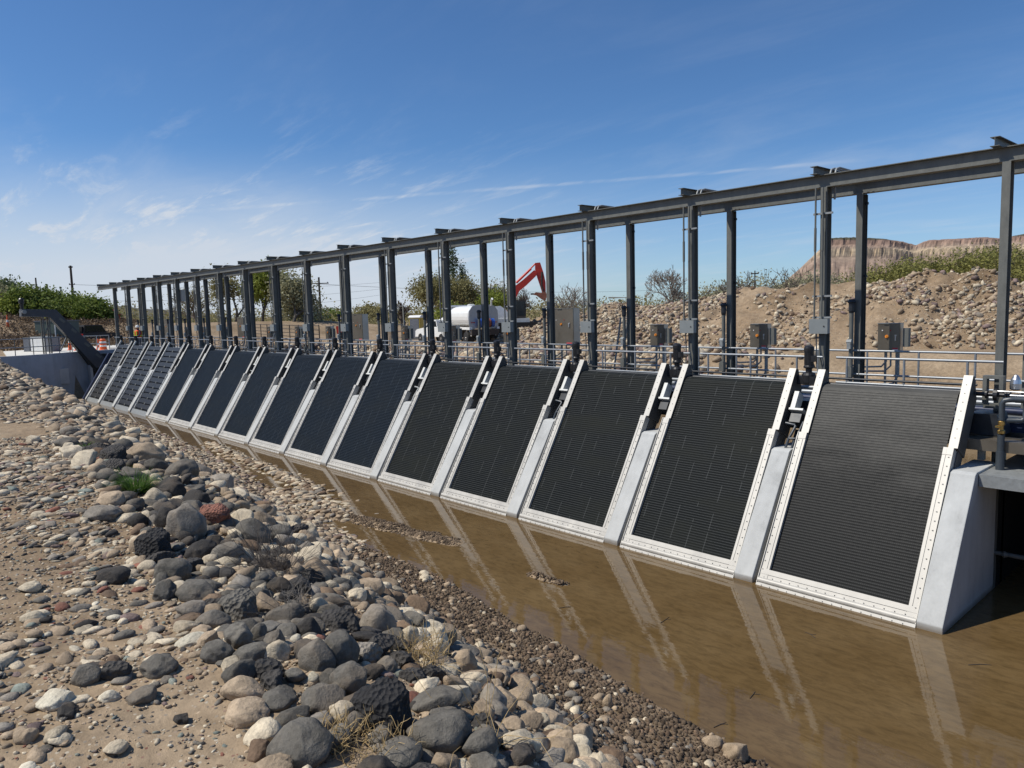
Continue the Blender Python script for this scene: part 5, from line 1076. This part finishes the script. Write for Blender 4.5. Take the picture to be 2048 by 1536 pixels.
# ------------------------------------------------------------------ person on the walkway
def skin_fig(name, verts, edges, rad, mat, parent, sub=2):
    me = bpy.data.meshes.new(name); me.from_pydata(verts, edges, []); me.materials.append(mat); o = bpy.data.objects.new(name, me); COL.objects.link(o); o.parent = parent
    sk = o.modifiers.new('s', 'SKIN'); sd = o.modifiers.new('d', 'SUBSURF'); sd.levels = sub; sd.render_levels = sub
    for v, r in zip(me.skin_vertices[0].data, rad): v.radius = r if isinstance(r, tuple) else (r, r)
    me.skin_vertices[0].data[0].use_root = True; return o
q = at_y(276, 664, 3.9); t = thing('person', (q[0], 3.9, 2.76), 'worker in orange vest and white hard hat at the left end of the walkway', 'person', None, R(20))
vs = [(0, 0, .95), (0, 0, 1.15), (0, .02, 1.38), (0, .0, 1.50), (0, -.02, 1.62), (0, -.03, 1.74), (.20, 0, 1.42), (.26, -.08, 1.16), (.20, -.28, 1.05), (.17, -.36, 1.03), (-.20, 0, 1.42), (-.27, -.05, 1.15), (-.22, -.25, 1.0), (-.19, -.33, .98), (.11, 0, .88), (.12, -.02, .48), (.12, .03, .08), (.12, -.12, .04), (-.11, 0, .88), (-.12, .02, .48), (-.13, .05, .08), (-.13, -.10, .04)]
es = [(0, 1), (1, 2), (2, 3), (3, 4), (4, 5), (2, 6), (6, 7), (7, 8), (8, 9), (2, 10), (10, 11), (11, 12), (12, 13), (0, 14), (14, 15), (15, 16), (16, 17), (0, 18), (18, 19), (19, 20), (20, 21)]
ra_ = [(.15, .11), (.15, .11), (.17, .12), .055, .085, .08, .07, .05, .038, .032, .07, .05, .038, .032, .09, .065, .045, .04, .09, .065, .045, .04]
skin_fig('body', vs, es, ra_, M['denim'], t)
m = MB(); m.lathe((0, -.025, 1.665), [(.04, -.11), (.085, -.06), (.092, 0), (.085, .07), (.05, .11)], 12); m.lathe((0, -.125, 1.66), [(.012, -.02), (.018, 0), (.008, .03)], 6); m.build('face', M['skin'], t)
m = MB(); m.lathe((0, -.02, 1.70), [(.16, 0), (.125, .012), (.12, .06), (.09, .12), (.03, .145)], 16); m.build('hard_hat', M['white'], t)
m = MB(); m.lathe((0, 0, 0), [(.19, .98), (.20, 1.15), (.215, 1.38), (.19, 1.46), (.10, 1.50)], 16); v = m.build('safety_vest', M['hivis'], t)
m = MB(); m.lathe((0, 0, 0), [(.206, 1.10), (.208, 1.16)], 16)
for x in (-.11, .11): m.box(x-.025, x+.025, -.216, -.20, 1.0, 1.45); m.box(x-.025, x+.025, .20, .216, 1.0, 1.45)
m.build('reflective_stripes', M['lime'], v)
print('bg ok')


# ------------------------------------------------------------------ stones
def ico(sub):
    bm = bmesh.new(); bmesh.ops.create_icosphere(bm, subdivisions=sub, radius=1); V = np.array([v.co[:] for v in bm.verts]); F = np.array([[v.index for v in f.verts] for f in bm.faces]); bm.free(); return V, F
def deform(V, seed, rough, facets=0, fine=0):
    rg = np.random.default_rng(seed); V = V.copy(); off = Vector(rg.random(3)*50)
    r = np.array([1+rough*mnoise.noise(Vector(v)*1.15+off)+rough*.45*mnoise.noise(Vector(v)*2.6+off)+fine*mnoise.noise(Vector(v)*6+off)+fine*.6*mnoise.noise(Vector(v)*13+off) for v in V]); V *= r[:, None]
    for i in range(facets):
        n = rg.normal(size=3); n /= np.linalg.norm(n); d = rg.uniform(.55, .85); q = V@n; V -= np.where(q > d, (q-d)*.88, 0)[:, None]*n[None]
    return V
V3, F3 = ico(4); V2, F2 = ico(2); V1, F1 = ico(1)
def smesh(name, V, F):
    me = bpy.data.meshes.new(name); me.from_pydata(V.tolist(), [], F.tolist()); me.polygons.foreach_set('use_smooth', [True]*len(F)); return me
COB = []; ROU = []; LAV = []
for i in range(10): me = smesh('cobble', deform(V3, 100+i, .22, 2, .012), F3); me.materials.append(M['stone']); COB.append(me)
for i in range(8): me = smesh('rock', deform(V3, 200+i, .34, 7, .035), F3); me.materials.append(M['stone']); ROU.append(me)
for i in range(6): me = smesh('lava', deform(V3, 300+i, .34, 4, .085), F3); me.materials.append(M['lava']); LAV.append(me)
PAL = {'cream': (.52, .445, .325), 'tan': (.35, .27, .185), 'grey': (.215, .192, .160), 'dgrey': (.128, .118, .100), 'dark': (.046, .042, .038), 'black': (.022, .021, .021), 'red': (.22, .095, .065), 'white': (.60, .55, .43), 'green': (.19, .215, .185), 'brown': (.17, .115, .075), 'ochre': (.40, .25, .09), 'mauve': (.20, .145, .13)}
placed = []
def stone(px, py, w, h, kind, colr, label=None, rot=None, grp=None, name='stone', dep=None, seed=0):
    q, r = hit(px, py+h*.25); sw = w*r/FPX/2; sh = h*r/FPX/2*1.12; rg = np.random.default_rng(int(px*7+py)); 
    me = {'c': COB, 'r': ROU, 'l': LAV}[kind]; me = me[rg.integers(len(me))]; o = bpy.data.objects.new(name, me); COL.objects.link(o)
    o.rotation_euler = (rg.normal()*.12, rg.normal()*.12, YAW+(rot if rot is not None else rg.normal()*.35)); o.scale = (sw, sw*(dep or .85), max(sh, sw*.45))
    g = G(q[0], q[1]); o.location = (q[0], q[1], g+sh*.42); o.color = (*PAL[colr], 1); placed.append((q[0], q[1], sw*.8)); tag(o, label, 'stone', grp); return o
HS = [(376, 1052, 78, 84, 'c', 'grey', 'big rounded brown-grey boulder in the middle of the dark boulder cluster'), (504, 1069, 80, 54, 'c', 'dgrey', 'smooth grey wedge-shaped boulder at the right of the dark cluster'), (309, 1094, 66, 66, 'l', 'black', 'jet black crumbly lava rock at the left edge of the dark cluster'), (427, 1035, 66, 48, 'l', 'red', 'dark reddish-brown lava rock behind the big rounded boulder'), (331, 1043, 56, 46, 'r', 'dark', 'dark rock leaning on the left side of the big rounded boulder'), (338, 981, 72, 44, 'r', 'dark', 'black creased rock just above the green grass tuft, right side'), (391, 1006, 60, 42, 'r', 'dark', 'black angular slab right of the creased black rock'), (225, 915, 58, 42, 'l', 'dark', 'dark rock at the top of the dark boulder line'), (290, 910, 80, 42, 'c', 'tan', 'large pale tan boulder right of the topmost dark rock'), (345, 1147, 76, 56, 'c', 'dgrey', 'grey rounded boulder below the jet black lava rock'), (328, 1184, 62, 42, 'r', 'dgrey', 'dark flat-topped stone under the grey rounded boulder'), (393, 1187, 74, 48, 'c', 'dgrey', 'dark smooth rounded stone right of the flat-topped one'), (225, 1154, 68, 32, 'c', 'dark', 'dark egg-shaped stone lying alone among pale pebbles'), (385, 1282, 68, 26, 'c', 'white', 'bright cream oval stone lying on the gravel'), (478, 1222, 76, 66, 'l', 'dgrey', 'brownish porous lava boulder left of the dry twigs'), (383, 1219, 58, 34, 'c', 'grey', 'grey stone above and left of the bright cream oval stone'), (521, 1272, 38, 44, 'c', 'dgrey', 'small round grey stone beside the dry twigs'), (552, 1308, 60, 44, 'r', 'cream', 'pale angular stone with a flat top between dark boulders'), (434, 1310, 60, 40, 'c', 'dgrey', 'dark grey stone right below the bright cream oval stone'), (318, 1341, 70, 44, 'c', 'dgrey', 'wide grey rounded stone half sunk in the gravel'), (174, 1356, 56, 42, 'c', 'dgrey', 'grey rounded stone at the lower left among pale pebbles'), (232, 1352, 56, 38, 'l', 'dark', 'black porous stone beside the grey one at the lower left'),
      (599, 1492, 128, 88, 'c', 'dgrey', 'largest smooth grey boulder at the bottom edge'), (767, 1431, 118, 106, 'l', 'black', 'big black pitted lava boulder near the bottom middle'), (678, 1310, 74, 84, 'c', 'dgrey', 'long grey boulder leaning above the black pitted boulder'), (758, 1253, 80, 72, 'c', 'grey', 'tan and grey speckled boulder in the middle of the bank'), (831, 1217, 60, 52, 'c', 'brown', 'brown rounded boulder at the edge of the muddy beach'), (790, 1205, 46, 40, 'c', 'brown', 'brown rock hidden behind the brown rounded boulder'), (680, 1247, 82, 44, 'l', 'dark', 'dark rough rock left of the speckled boulder'), (617, 1262, 54, 46, 'c', 'dark', 'dark rounded stone above the pale angular stone'), (634, 1330, 80, 72, 'r', 'dgrey', 'dark grey upright slab in the boulder heap'), (702, 1372, 84, 66, 'c', 'dgrey', 'grey boulder left above the black pitted boulder'), (648, 1402, 86, 56, 'c', 'dgrey', 'wide grey boulder above the smooth stones at the bottom'), (640, 1452, 60, 50, 'c', 'grey', 'rounded light grey stone above the largest grey boulder'), (727, 1309, 74, 52, 'l', 'grey', 'pale pitted rock right of the long grey boulder'), (927, 1326, 60, 48, 'c', 'tan', 'tan rounded stone right of the dry brush'), (964, 1428, 58, 44, 'r', 'tan', 'tan cracked stone at the right edge of the boulder heap'), (1034, 1398, 66, 42, 'c', 'tan', 'smooth tan boulder half buried by the muddy beach'), (1041, 1494, 80, 58, 'r', 'cream', 'large pale broken boulder at the bottom right of the heap'), (915, 1396, 60, 44, 'r', 'cream', 'pale angular rock above the dark slabs'), (870, 1405, 112, 44, 'r', 'dgrey', 'dark grey slab right of the black pitted boulder'), (880, 1468, 124, 86, 'c', 'dgrey', 'huge dark grey slab at the bottom middle'), (800, 1518, 90, 46, 'c', 'dgrey', 'grey rounded boulder cut by the bottom edge'), (960, 1500, 76, 60, 'c', 'dgrey', 'dark boulder cut by the bottom edge beside the pale broken one'), (521, 1504, 52, 48, 'r', 'brown', 'brown dusty rock left of the largest grey boulder'), (730, 1178, 76, 42, 'c', 'tan', 'long tan boulder at the top of the tan stones'), (821, 1276, 42, 44, 'c', 'cream', 'small pale round stone below the brown boulder'), (898, 1276, 62, 28, 'c', 'tan', 'flat tan stone pointing at the muddy beach'), (882, 1253, 46, 32, 'c', 'brown', 'brown round stone above the flat tan one'), (1426, 1486, 42, 24, 'c', 'tan', 'smooth tan stone by the water at the lower right'), (1472, 1506, 54, 46, 'r', 'tan', 'rough tan rock by the water at the lower right'), (1216, 1407, 22, 32, 'c', 'tan', 'upright tan pebble alone on the muddy beach'), (849, 1148, 22, 12, 'c', 'cream', 'pale flat pebble at the waterline'), (851, 1157, 24, 16, 'c', 'cream', 'second pale pebble at the waterline, lower one'), (68, 1237, 46, 20, 'c', 'cream', 'wide flat cream stone on the upper left gravel'), (113, 1400, 70, 34, 'r', 'white', 'flat off-white broken stone near the lower left corner'), (134, 1430, 54, 30, 'r', 'dark', 'dark slate-like stone near the lower left corner'), (60, 1480, 40, 30, 'c', 'tan', 'pinkish stone in the lower left corner'), (220, 1400, 42, 24, 'c', 'white', 'cream rounded stone left of the dark elongated one'), (288, 1398, 70, 20, 'c', 'dgrey', 'dark elongated stone on the lower left gravel'), (365, 1446, 36, 24, 'r', 'dark', 'dark square stone on the bare soil'), (232, 1500, 44, 22, 'c', 'cream', 'cream stone at the bottom left edge'), (66, 880, 28, 16, 'c', 'cream', 'round tan stone on the dirt path'), (139, 896, 30, 18, 'r', 'cream', 'pale block beside the first dark stones'), (135, 888, 50, 22, 'c', 'dgrey', 'grey flat stone behind the pale block'), (222, 855, 46, 26, 'r', 'cream', 'pale notched rock above the large tan boulder'), (236, 1022, 22, 10, 'c', 'red', 'small red flat stone beside the slate-coloured slab'), (205, 1028, 76, 24, 'c', 'grey', 'slate-coloured flat slab left of the dark cluster'), (60, 1180, 40, 22, 'c', 'cream', 'pale speckled stone on the upper left gravel')]
for (px, py, w, h, kd, c, lab) in HS: stone(px, py, w, h, kd, c, lab, grp='boulders and stones picked out on the near bank')
# random placement with spacing by grid
for (a, b, w) in ((270, 985, .26), (172, 905, .15), (248, 955, .12), (545, 1150, .2), (835, 1330, .12)): q = hit(a, b)[0]; placed.append((q[0], q[1], w))
cell = {}
def free(x, y, r):
    ix, iy = int(x//.4), int(y//.4)
    for a in range(-2, 3):
        for b in range(-2, 3):
            for (u, v, q) in cell.get((ix+a, iy+b), ()):
                if (u-x)**2+(v-y)**2 < ((q+r)*.80)**2: return False
    return True
def put(x, y, r): cell.setdefault((int(x//.4), int(y//.4)), []).append((x, y, r))
for (x, y, r) in placed: put(x, y, r)
def inview(x, y, z, mx=1.05):
    d = np.array([x, y, z])-CAM; w = d@FW
    if w < .8: return False
    u = d@RT/w*FPX; v = d@UP/w*FPX; return abs(u) < 1024*mx and -768*1.08 < v < 768
LAB = {'tan': 'tan rounded river stone among others on the sloping bank', 'cream': 'pale cream river stone among others on the sloping bank', 'grey': 'mid-grey river stone among others on the sloping bank', 'dgrey': 'dark grey river stone among others on the sloping bank', 'dark': 'blackish stone among others on the sloping bank', 'mauve': 'mauve-brown river stone among others on the sloping bank', 'brown': 'brown river stone among others on the sloping bank'}
cand = []
rg = np.random.default_rng(99)
for _ in range(26000):
    x = -3-rg.random()**1.6*44+rg.random()*6.5; ys = float(YS(x)); yc = float(YC(x)); tt = rg.uniform(.06, 1.17) if x < -9 else rg.uniform(float(np.interp(x, [-9, -5, -2, 0, 2], [.2, .38, .60, .74, .8])), 1.17); y = ys-(ys-yc)*tt
    r = (.075+.17*rg.random()**2.2)*(.86 if x > -9 else .74)*(.62 if tt < .33 else 1)
    cand.append((x, y, r, tt))
big = []
CA = np.array(cand); CZ = ground(CA[:, 0], CA[:, 1])
for (x, y, r, tt), z in zip(cand, CZ):
    z = float(z)
    if r*FPX/math.dist((x, y, z), CAM) > 34: continue
    if not inview(x, y, z) or not free(x, y, r*.92): continue
    put(x, y, r*.92); big.append((x, y, z, r, tt))
big.sort(key=lambda b: -b[3]/np.linalg.norm(np.array(b[:3])-CAM))
NI = 300-len(HS)
def palette(x, tt, rg):
    dk = (1 if .95 < tt < 1.15 else .06)*(1 if x > -8.5 else .3)
    if rg.random() < dk*.80: return ['dgrey', 'dark', 'dgrey', 'dark'][rg.integers(4)]
    return ['tan', 'cream', 'tan', 'cream', 'tan', 'tan', 'cream', 'brown', 'tan', 'grey'][rg.integers(10)]
rest = []
for i, (x, y, z, r, tt) in enumerate(big):
    c = palette(x, tt, rg); ax = r*rg.uniform(.95, 1.35); ay = r*rg.uniform(.75, 1.0); az = r*rg.uniform(.5, .85)
    if i < NI:
        kd = 'l' if (c in ('dark',) and rg.random() < .6) else ('r' if rg.random() < .35 else 'c')
        me = {'c': COB, 'r': ROU, 'l': LAV}[kd]; me = me[rg.integers(len(me))]; o = bpy.data.objects.new('stone', me); COL.objects.link(o)
        o.location = (x, y, z+az*.35); o.rotation_euler = (rg.normal()*.3, rg.normal()*.3, rg.random()*6.3); o.scale = (ax, ay, az); k = rg.uniform(.72, 1.35); o.color = (*[v*k for v in PAL[c]], 1)
        tag(o, LAB[c], 'stone', c_group := f'loose {c if c != "dgrey" else "dark grey"} river stones on the bank')
    else: rest.append((x, y, z+az*.35, ax, ay, az, c, 1))
# merged small stones
TV = {0: [deform(V1, 400+i, .28, 2) for i in range(12)], 1: [deform(V2, 500+i, .26, 3, .02) for i in range(14)]}; TF = {0: F1, 1: F2}
def scatter(name, items, label, cat, mat, lod=0, tilt=.3):
    """items: x,y,z,ax,ay,az,colour"""
    rg = np.random.default_rng(len(items)+lod); Vs = []; Fs = []; Cs = []; o = 0; n = len(items)
    A = np.array([it[:6] for it in items], float); col = np.array([it[6] for it in items], float)
    var = rg.integers(0, len(TV[lod]), n); az = rg.random(n)*2*np.pi; tx = rg.normal(size=n)*tilt; ty = rg.normal(size=n)*tilt
    for k in range(len(TV[lod])):
        s = np.where(var == k)[0]
        if not len(s): continue
        v = TV[lod][k][None]*A[s, 3:6][:, None]; ca, sa = np.cos(tx[s])[:, None], np.sin(tx[s])[:, None]; x, y, z = v[..., 0], v[..., 1], v[..., 2]
        y, z = y*ca-z*sa, y*sa+z*ca; ca, sa = np.cos(ty[s])[:, None], np.sin(ty[s])[:, None]; x, z = x*ca+z*sa, -x*sa+z*ca; ca, sa = np.cos(az[s])[:, None], np.sin(az[s])[:, None]; x, y = x*ca-y*sa, x*sa+y*ca
        v = np.stack([x, y, z], -1)+A[s, :3][:, None]; m = v.shape[1]
        Vs.append(v.reshape(-1, 3)); Fs.append((TF[lod][None]+(np.arange(len(s))*m)[:, None, None]+o).reshape(-1, 3)); Cs.append(np.repeat(col[s], m, 0)); o += len(s)*m
    return tag(mesh_np(name, np.concatenate(Vs), np.concatenate(Fs), mat, None, np.concatenate(Cs)), label, cat, None, 'stuff')
def colr(c, rg): k = rg.uniform(.72, 1.3); return tuple(v*k for v in PAL[c])
def vec_view(x, y, z, mx=1.06):
    d = np.stack([x, y, z], -1)-CAM; w = d@FW; u = (d@RT)/w*FPX; v = (d@UP)/w*FPX; return (w > .8) & (np.abs(u) < 1024*mx) & (v > -768*1.1) & (v < 768)
rest = [(a, b, c_, d, e, f, colr(g, rg)) for a, b, c_, d, e, f, g, _ in rest]
scatter('bank_stones', rest, 'smaller river stones filling the sloping bank', 'stones', M['stones'], 1)
def field(n, xf, tf, size, pal, seed, flat=.5, sunk=.25, keep=None):
    rg = np.random.default_rng(seed); x = xf(rg, n); ys = YS(x); yc = YC(x); tt = tf(rg, n); y = ys-(ys-yc)*tt; z = ground(x, y); k = vec_view(x, y, z)
    if keep is not None: k &= keep(x, y, z, tt)
    x, y, z, tt = x[k], y[k], z[k], tt[k]; d = np.sqrt((x-CAM[0])**2+(y-CAM[1])**2+(z-CAM[2])**2); r = size(rg, len(x), d)
    ax = r*rg.uniform(1.0, 1.5, len(x)); ay = r*rg.uniform(.7, 1.0, len(x)); az = r*flat*rg.uniform(.7, 1.3, len(x)); pn = list(pal); pi = rg.integers(0, len(pn), len(x)); kk = rg.uniform(.75, 1.28, len(x))
    P0 = np.array([PAL[p] for p in pn])[pi]*kk[:, None]; return [(x[i], y[i], z[i]+az[i]*sunk, ax[i], ay[i], az[i], tuple(P0[i])) for i in range(len(x))]
mixp = ['cream', 'cream', 'tan', 'grey', 'dgrey', 'tan', 'tan', 'cream', 'green', 'mauve', 'dark', 'cream', 'brown', 'cream', 'grey', 'tan', 'grey', 'tan', 'cream', 'white', 'red', 'dgrey', 'tan', 'cream', 'tan']
nearx = lambda rg, n: 4-rg.random(n)**1.5*16
# flat cobbles on the bank top, patchy
patch = lambda x, y, z, tt: (fbm(x*.55, y*.55, 81, 3)+rng_noise(x, y) > -.5) & (np.hypot((x-.75)*.8, y+10.62) > .55+.5*rng_noise(x, y)) & (np.hypot((x+10.4)*.35, y+9.75) > .6+.5*rng_noise(x, y)) & (np.hypot((x+2.6)*.4, y+11.05) > .42+.5*rng_noise(x, y))
def rng_noise(x, y): return .5*(hsh((x*977).astype(np.int64), (y*991).astype(np.int64), 5)-.5)
it = field(24000, nearx, lambda rg, n: rg.uniform(.93, 2.1, n), lambda rg, n, d: (.013+.050*rg.random(n)**2.6)*(.8+d*.035), mixp, 1, .42, .2, patch)
scatter('bank_cobbles', it, 'flat cobbles and pebbles scattered over the bank top', 'cobbles', M['stones'], 1, .16)
it = field(95000, lambda rg, n: 4-rg.random(n)**1.25*14, lambda rg, n: rg.uniform(.3, 2.1, n), lambda rg, n, d: (.0045+.013*rg.random(n)**2)*(.75+d*.05), mixp+['tan', 'tan', 'brown'], 2, .55, .2)
scatter('pebbles', it, 'fine pebbles and gravel between the cobbles', 'pebbles', M['stones'], 0, .3)
it = field(16000, lambda rg, n: -9-rg.random(n)**1.3*24, lambda rg, n: rg.uniform(.9, 1.9, n), lambda rg, n, d: .02+.06*rg.random(n)**2.5, mixp+['tan', 'tan'], 3, .45, .2, patch)
scatter('path_cobbles', it, 'cobbles scattered along the farther bank top', 'cobbles', M['stones'], 0, .16)
it = field(6500, lambda rg, n: -1-rg.random(n)**1.15*46, lambda rg, n: rg.uniform(.30, 1.12, n), lambda rg, n, d: .035+.07*rg.random(n)**2, ['tan', 'cream', 'tan', 'grey', 'brown', 'grey', 'cream', 'dgrey'], 4, .62, .2)
scatter('riprap_fill', it, 'fist-sized stones wedged between the larger bank stones', 'stones', M['stones'], 0, .4)
it = field(7000, lambda rg, n: -9-rg.random(n)**1.1*36, lambda rg, n: rg.uniform(-.05, .42, n), lambda rg, n, d: .04+.085*rg.random(n)**2, ['tan', 'cream', 'tan', 'grey', 'cream', 'tan', 'brown', 'mauve'], 5, .45, .15, lambda x, y, z, tt: (x < -10-.8*rng_noise(x, y)))
# cobble spits reaching into the shallow water
rg = np.random.default_rng(8)
for (x0, y0, x1, y1, wd) in BARS:
    if x0 > -13: continue
    for _ in range(int(260)):
        q = rg.random(); x = x0+(x1-x0)*q+rg.normal()*wd*.55; y = y0+(y1-y0)*q+rg.normal()*wd*.55; r = .05+.08*rg.random()**1.5; z = max(G(x, y), -.03); it.append((x, y, z+.01, r*1.35, r*.9, r*.5, colr(['tan', 'cream', 'tan', 'grey', 'cream', 'brown'][rg.integers(6)], rg)))
scatter('shore_cobbles', it, 'pale flat cobbles along the shallow shoreline', 'cobbles', M['stones'], 1, .15)
# muddy beach clods
PAL['mud'] = (.115, .082, .054); PAL['mud2'] = (.15, .11, .074); PAL['mud3'] = (.082, .058, .038)
it = field(70000, lambda rg, n: 3-rg.random(n)**1.1*15, lambda rg, n: rg.uniform(-.02, .85, n), lambda rg, n, d: (.008+.030*rg.random(n)**2.4)*(.8+d*.02), ['mud', 'mud2', 'mud3', 'mud', 'mud2', 'mud3', 'mud', 'brown'], 6, .8, .3)
rg = np.random.default_rng(9)
for (x0, y0, x1, y1, wd) in BARS:
    if x0 < -13: continue
    for _ in range(3200 if wd > .2 else 200):
        q = rg.random(); x = x0+(x1-x0)*q+rg.normal()*wd*.5; y = y0+(y1-y0)*q+rg.normal()*wd*.5; z = G(x, y)
        if z < -.015: continue
        r = .012+.025*rg.random()**2; it.append((x, y, z, r*1.3, r, r*.7, colr(['mud', 'mud2', 'mud3', 'mud'][rg.integers(4)], rg)))
scatter('soil_clods', it, 'brown damp soil clods on the muddy beach', 'clods', M['stones'], 0, .5)
it = field(700, lambda rg, n: 3-rg.random(n)*13, lambda rg, n: rg.uniform(0.0, .6, n), lambda rg, n, d: .025+.055*rg.random(n)**2.2, ['tan', 'tan', 'brown', 'cream', 'grey'], 12, .7, .25)
scatter('beach_stones', it, 'scattered stones half buried in the muddy beach', 'stones', M['stones'], 1, .3)
# rubble on the mounds and the far riprap
rg = np.random.default_rng(15); it = []
n = 52000; x = rg.uniform(rx.min(), 6, n); y = rg.uniform(26, 38, n); z = pile(x, y); dens = .42+1.4*fbm(x*.35, z*.5, 91, 3)+.35*(1-np.clip((z-2.35)/4, 0, 1)); k = (z > 2.45) & (rg.random(n) < dens) & vec_view(x, y, z)
x, y, z = x[k], y[k], z[k]; r = .03+.19*rg.random(len(x))**4.6; pn = ['tan', 'cream', 'tan', 'mauve', 'brown', 'grey', 'cream', 'tan']; pi = rg.integers(0, 8, len(x)); kk = rg.uniform(.75, 1.2, len(x))
it = [(x[i], y[i], z[i]+r[i]*.2, r[i]*rg.uniform(1, 1.5), r[i]*rg.uniform(.75, 1), r[i]*rg.uniform(.5, .85), tuple(v*kk[i] for v in PAL[pn[pi[i]]])) for i in range(len(x))]
scatter('rubble_stones', it, 'boulders and cobbles covering the excavated rubble mounds', 'rubble', M['stones'], 0, .5)
n = 7000; x = rg.uniform(-56, -14, n); y = YE(x)+rg.uniform(-4.2, .6, n); z = ground(x, y); k = vec_view(x, y, z) & (z > -.1) & ((x < -20) | (rg.random(n) < .15)); x, y, z = x[k], y[k], z[k]; r = .09+.24*rg.random(len(x))**1.8
it = [(x[i], y[i], z[i]+r[i]*.25, r[i]*1.3, r[i]*.9, r[i]*.7, colr(pn[rg.integers(8)], rg)) for i in range(len(x))]
scatter('far_riprap', it, 'pale riprap stones on the bank beyond the walkway', 'riprap', M['stones'], 0, .4)
# floating and sunken twigs in the channel
rg = np.random.default_rng(33)
for i, (px, py, l, lab) in enumerate(((1440, 1450, .20, 'dark twig floating close to the pale pebble in the water'), (1330, 1240, .28, 'thin stick floating off the fourth pier'), (1620, 1270, .22, 'dark sprig floating left of the rightmost pier reflection'), (1960, 1330, .3, 'thin stick floating below the rightmost pier'), (1505, 1390, .2, 'short twig floating in open water near the bank'), (1130, 1215, .2, 'short twig floating near the small silt bar'))):
    q = at_z(px, py, .003); a = rg.random()*3; m = MB(); m.tube([(-l/2*math.cos(a), -l/2*math.sin(a), 0), (0, .02, .004), (l/2*math.cos(a), l/2*math.sin(a), 0)], .006, 4, True, .003); m.tube([(0, .02, .003), (.06, .07, .004)], .003, 4)
    o = m.build('floating_twig', M['wood']); o.location = (q[0], q[1], .004); tag(o, lab, 'twig', 'twigs floating in the channel')
# ------------------------------------------------------------------ grass tufts and dry brush
def tuft(px, py, w, label, mat, n, ln, seed, name='grass_tuft', cat='grass', spread=1.0, curl=.5, wid=.004):
    q, r = hit(px, py); rg = np.random.default_rng(seed); z = G(q[0], q[1]); R0 = w*r/FPX/2; V = []; Fq = []
    for i in range(n):
        a = rg.random()*2*math.pi; d = rg.random()**.6*R0; bx, by = math.cos(a)*d, math.sin(a)*d; l = ln*rg.uniform(.5, 1.1); dr = np.array([math.cos(a)*spread*rg.random(), math.sin(a)*spread*rg.random(), 1.0]); dr /= np.linalg.norm(dr); p = np.array([bx, by, G(q[0]+bx, q[1]+by)-z]); s = np.array([-dr[1]+.1, dr[0], 0]); s /= np.linalg.norm(s)
        o = len(V)
        for k in range(4):
            ww = wid*(1-k/3.4); V += [p-s*ww, p+s*ww]; dr = dr+np.array([dr[0]*curl, dr[1]*curl, -curl*.25])+rg.normal(size=3)*.06; dr /= np.linalg.norm(dr); p = p+dr*l/3
        Fq += [(o+2*k, o+2*k+1, o+2*k+3, o+2*k+2) for k in range(3)]
    m = MB(); m.add(V, Fq); o = m.build(name, M[mat]); o.location = (q[0], q[1], z); tag(o, label, cat); return o
tuft(270, 985, 46, 'green grass tuft growing between the dark boulders', 'grass', 420, .26, 1, wid=.005)
tuft(172, 905, 20, 'small green grass tuft left of the topmost dark rock', 'grass', 130, .18, 2, wid=.005)
tuft(248, 955, 22, 'small thin green grass tuft above the big green tuft', 'grass', 90, .2, 3, wid=.004)
def brush(px, py, w, label, n, ln, seed, mat='dry', name='dry_brush'):
    q, r = hit(px, py); rg = np.random.default_rng(seed); z = G(q[0], q[1]); R0 = w*r/FPX/2; m = MB()
    for i in range(n):
        a = rg.random()*6.28; d = rg.random()**.5*R0; p = np.array([math.cos(a)*d, math.sin(a)*d, .02]); dr = rg.normal(size=3)*.55+np.array([0, 0, .8]); dr /= np.linalg.norm(dr); pts = [p.copy()]
        for k in range(4): dr = dr+rg.normal(size=3)*.35; dr /= np.linalg.norm(dr); p = p+dr*ln*rg.uniform(.15, .35); p[2] = max(p[2], .01); pts.append(p.copy())
        m.tube(pts, .0022, 3, False, .001)
    o = m.build(name, M[mat]); o.location = (q[0], q[1], z); return tag(o, label, 'dry brush')
brush(545, 1150, 90, 'tangle of dry brown twigs right of the dark boulder cluster', 150, .42, 1, 'darktwig')
brush(590, 1240, 60, 'small pale dry twigs among the black rocks', 80, .22, 2, 'paletwig')
brush(835, 1330, 120, 'dry reddish-brown brush on the tan stones', 110, .2, 3, 'dry')
brush(740, 1500, 150, 'golden dry grass lying between boulders at the bottom edge', 120, .10, 4, 'dry', 'dry_grass')
brush(660, 1500, 80, 'golden dry grass just right of the largest grey boulder', 80, .12, 5, 'dry', 'dry_grass')
brush(985, 1500, 40, 'few tall dry stalks beside the pale broken boulder', 10, .45, 6, 'dry', 'dry_grass')
print('stones ok', len(big))
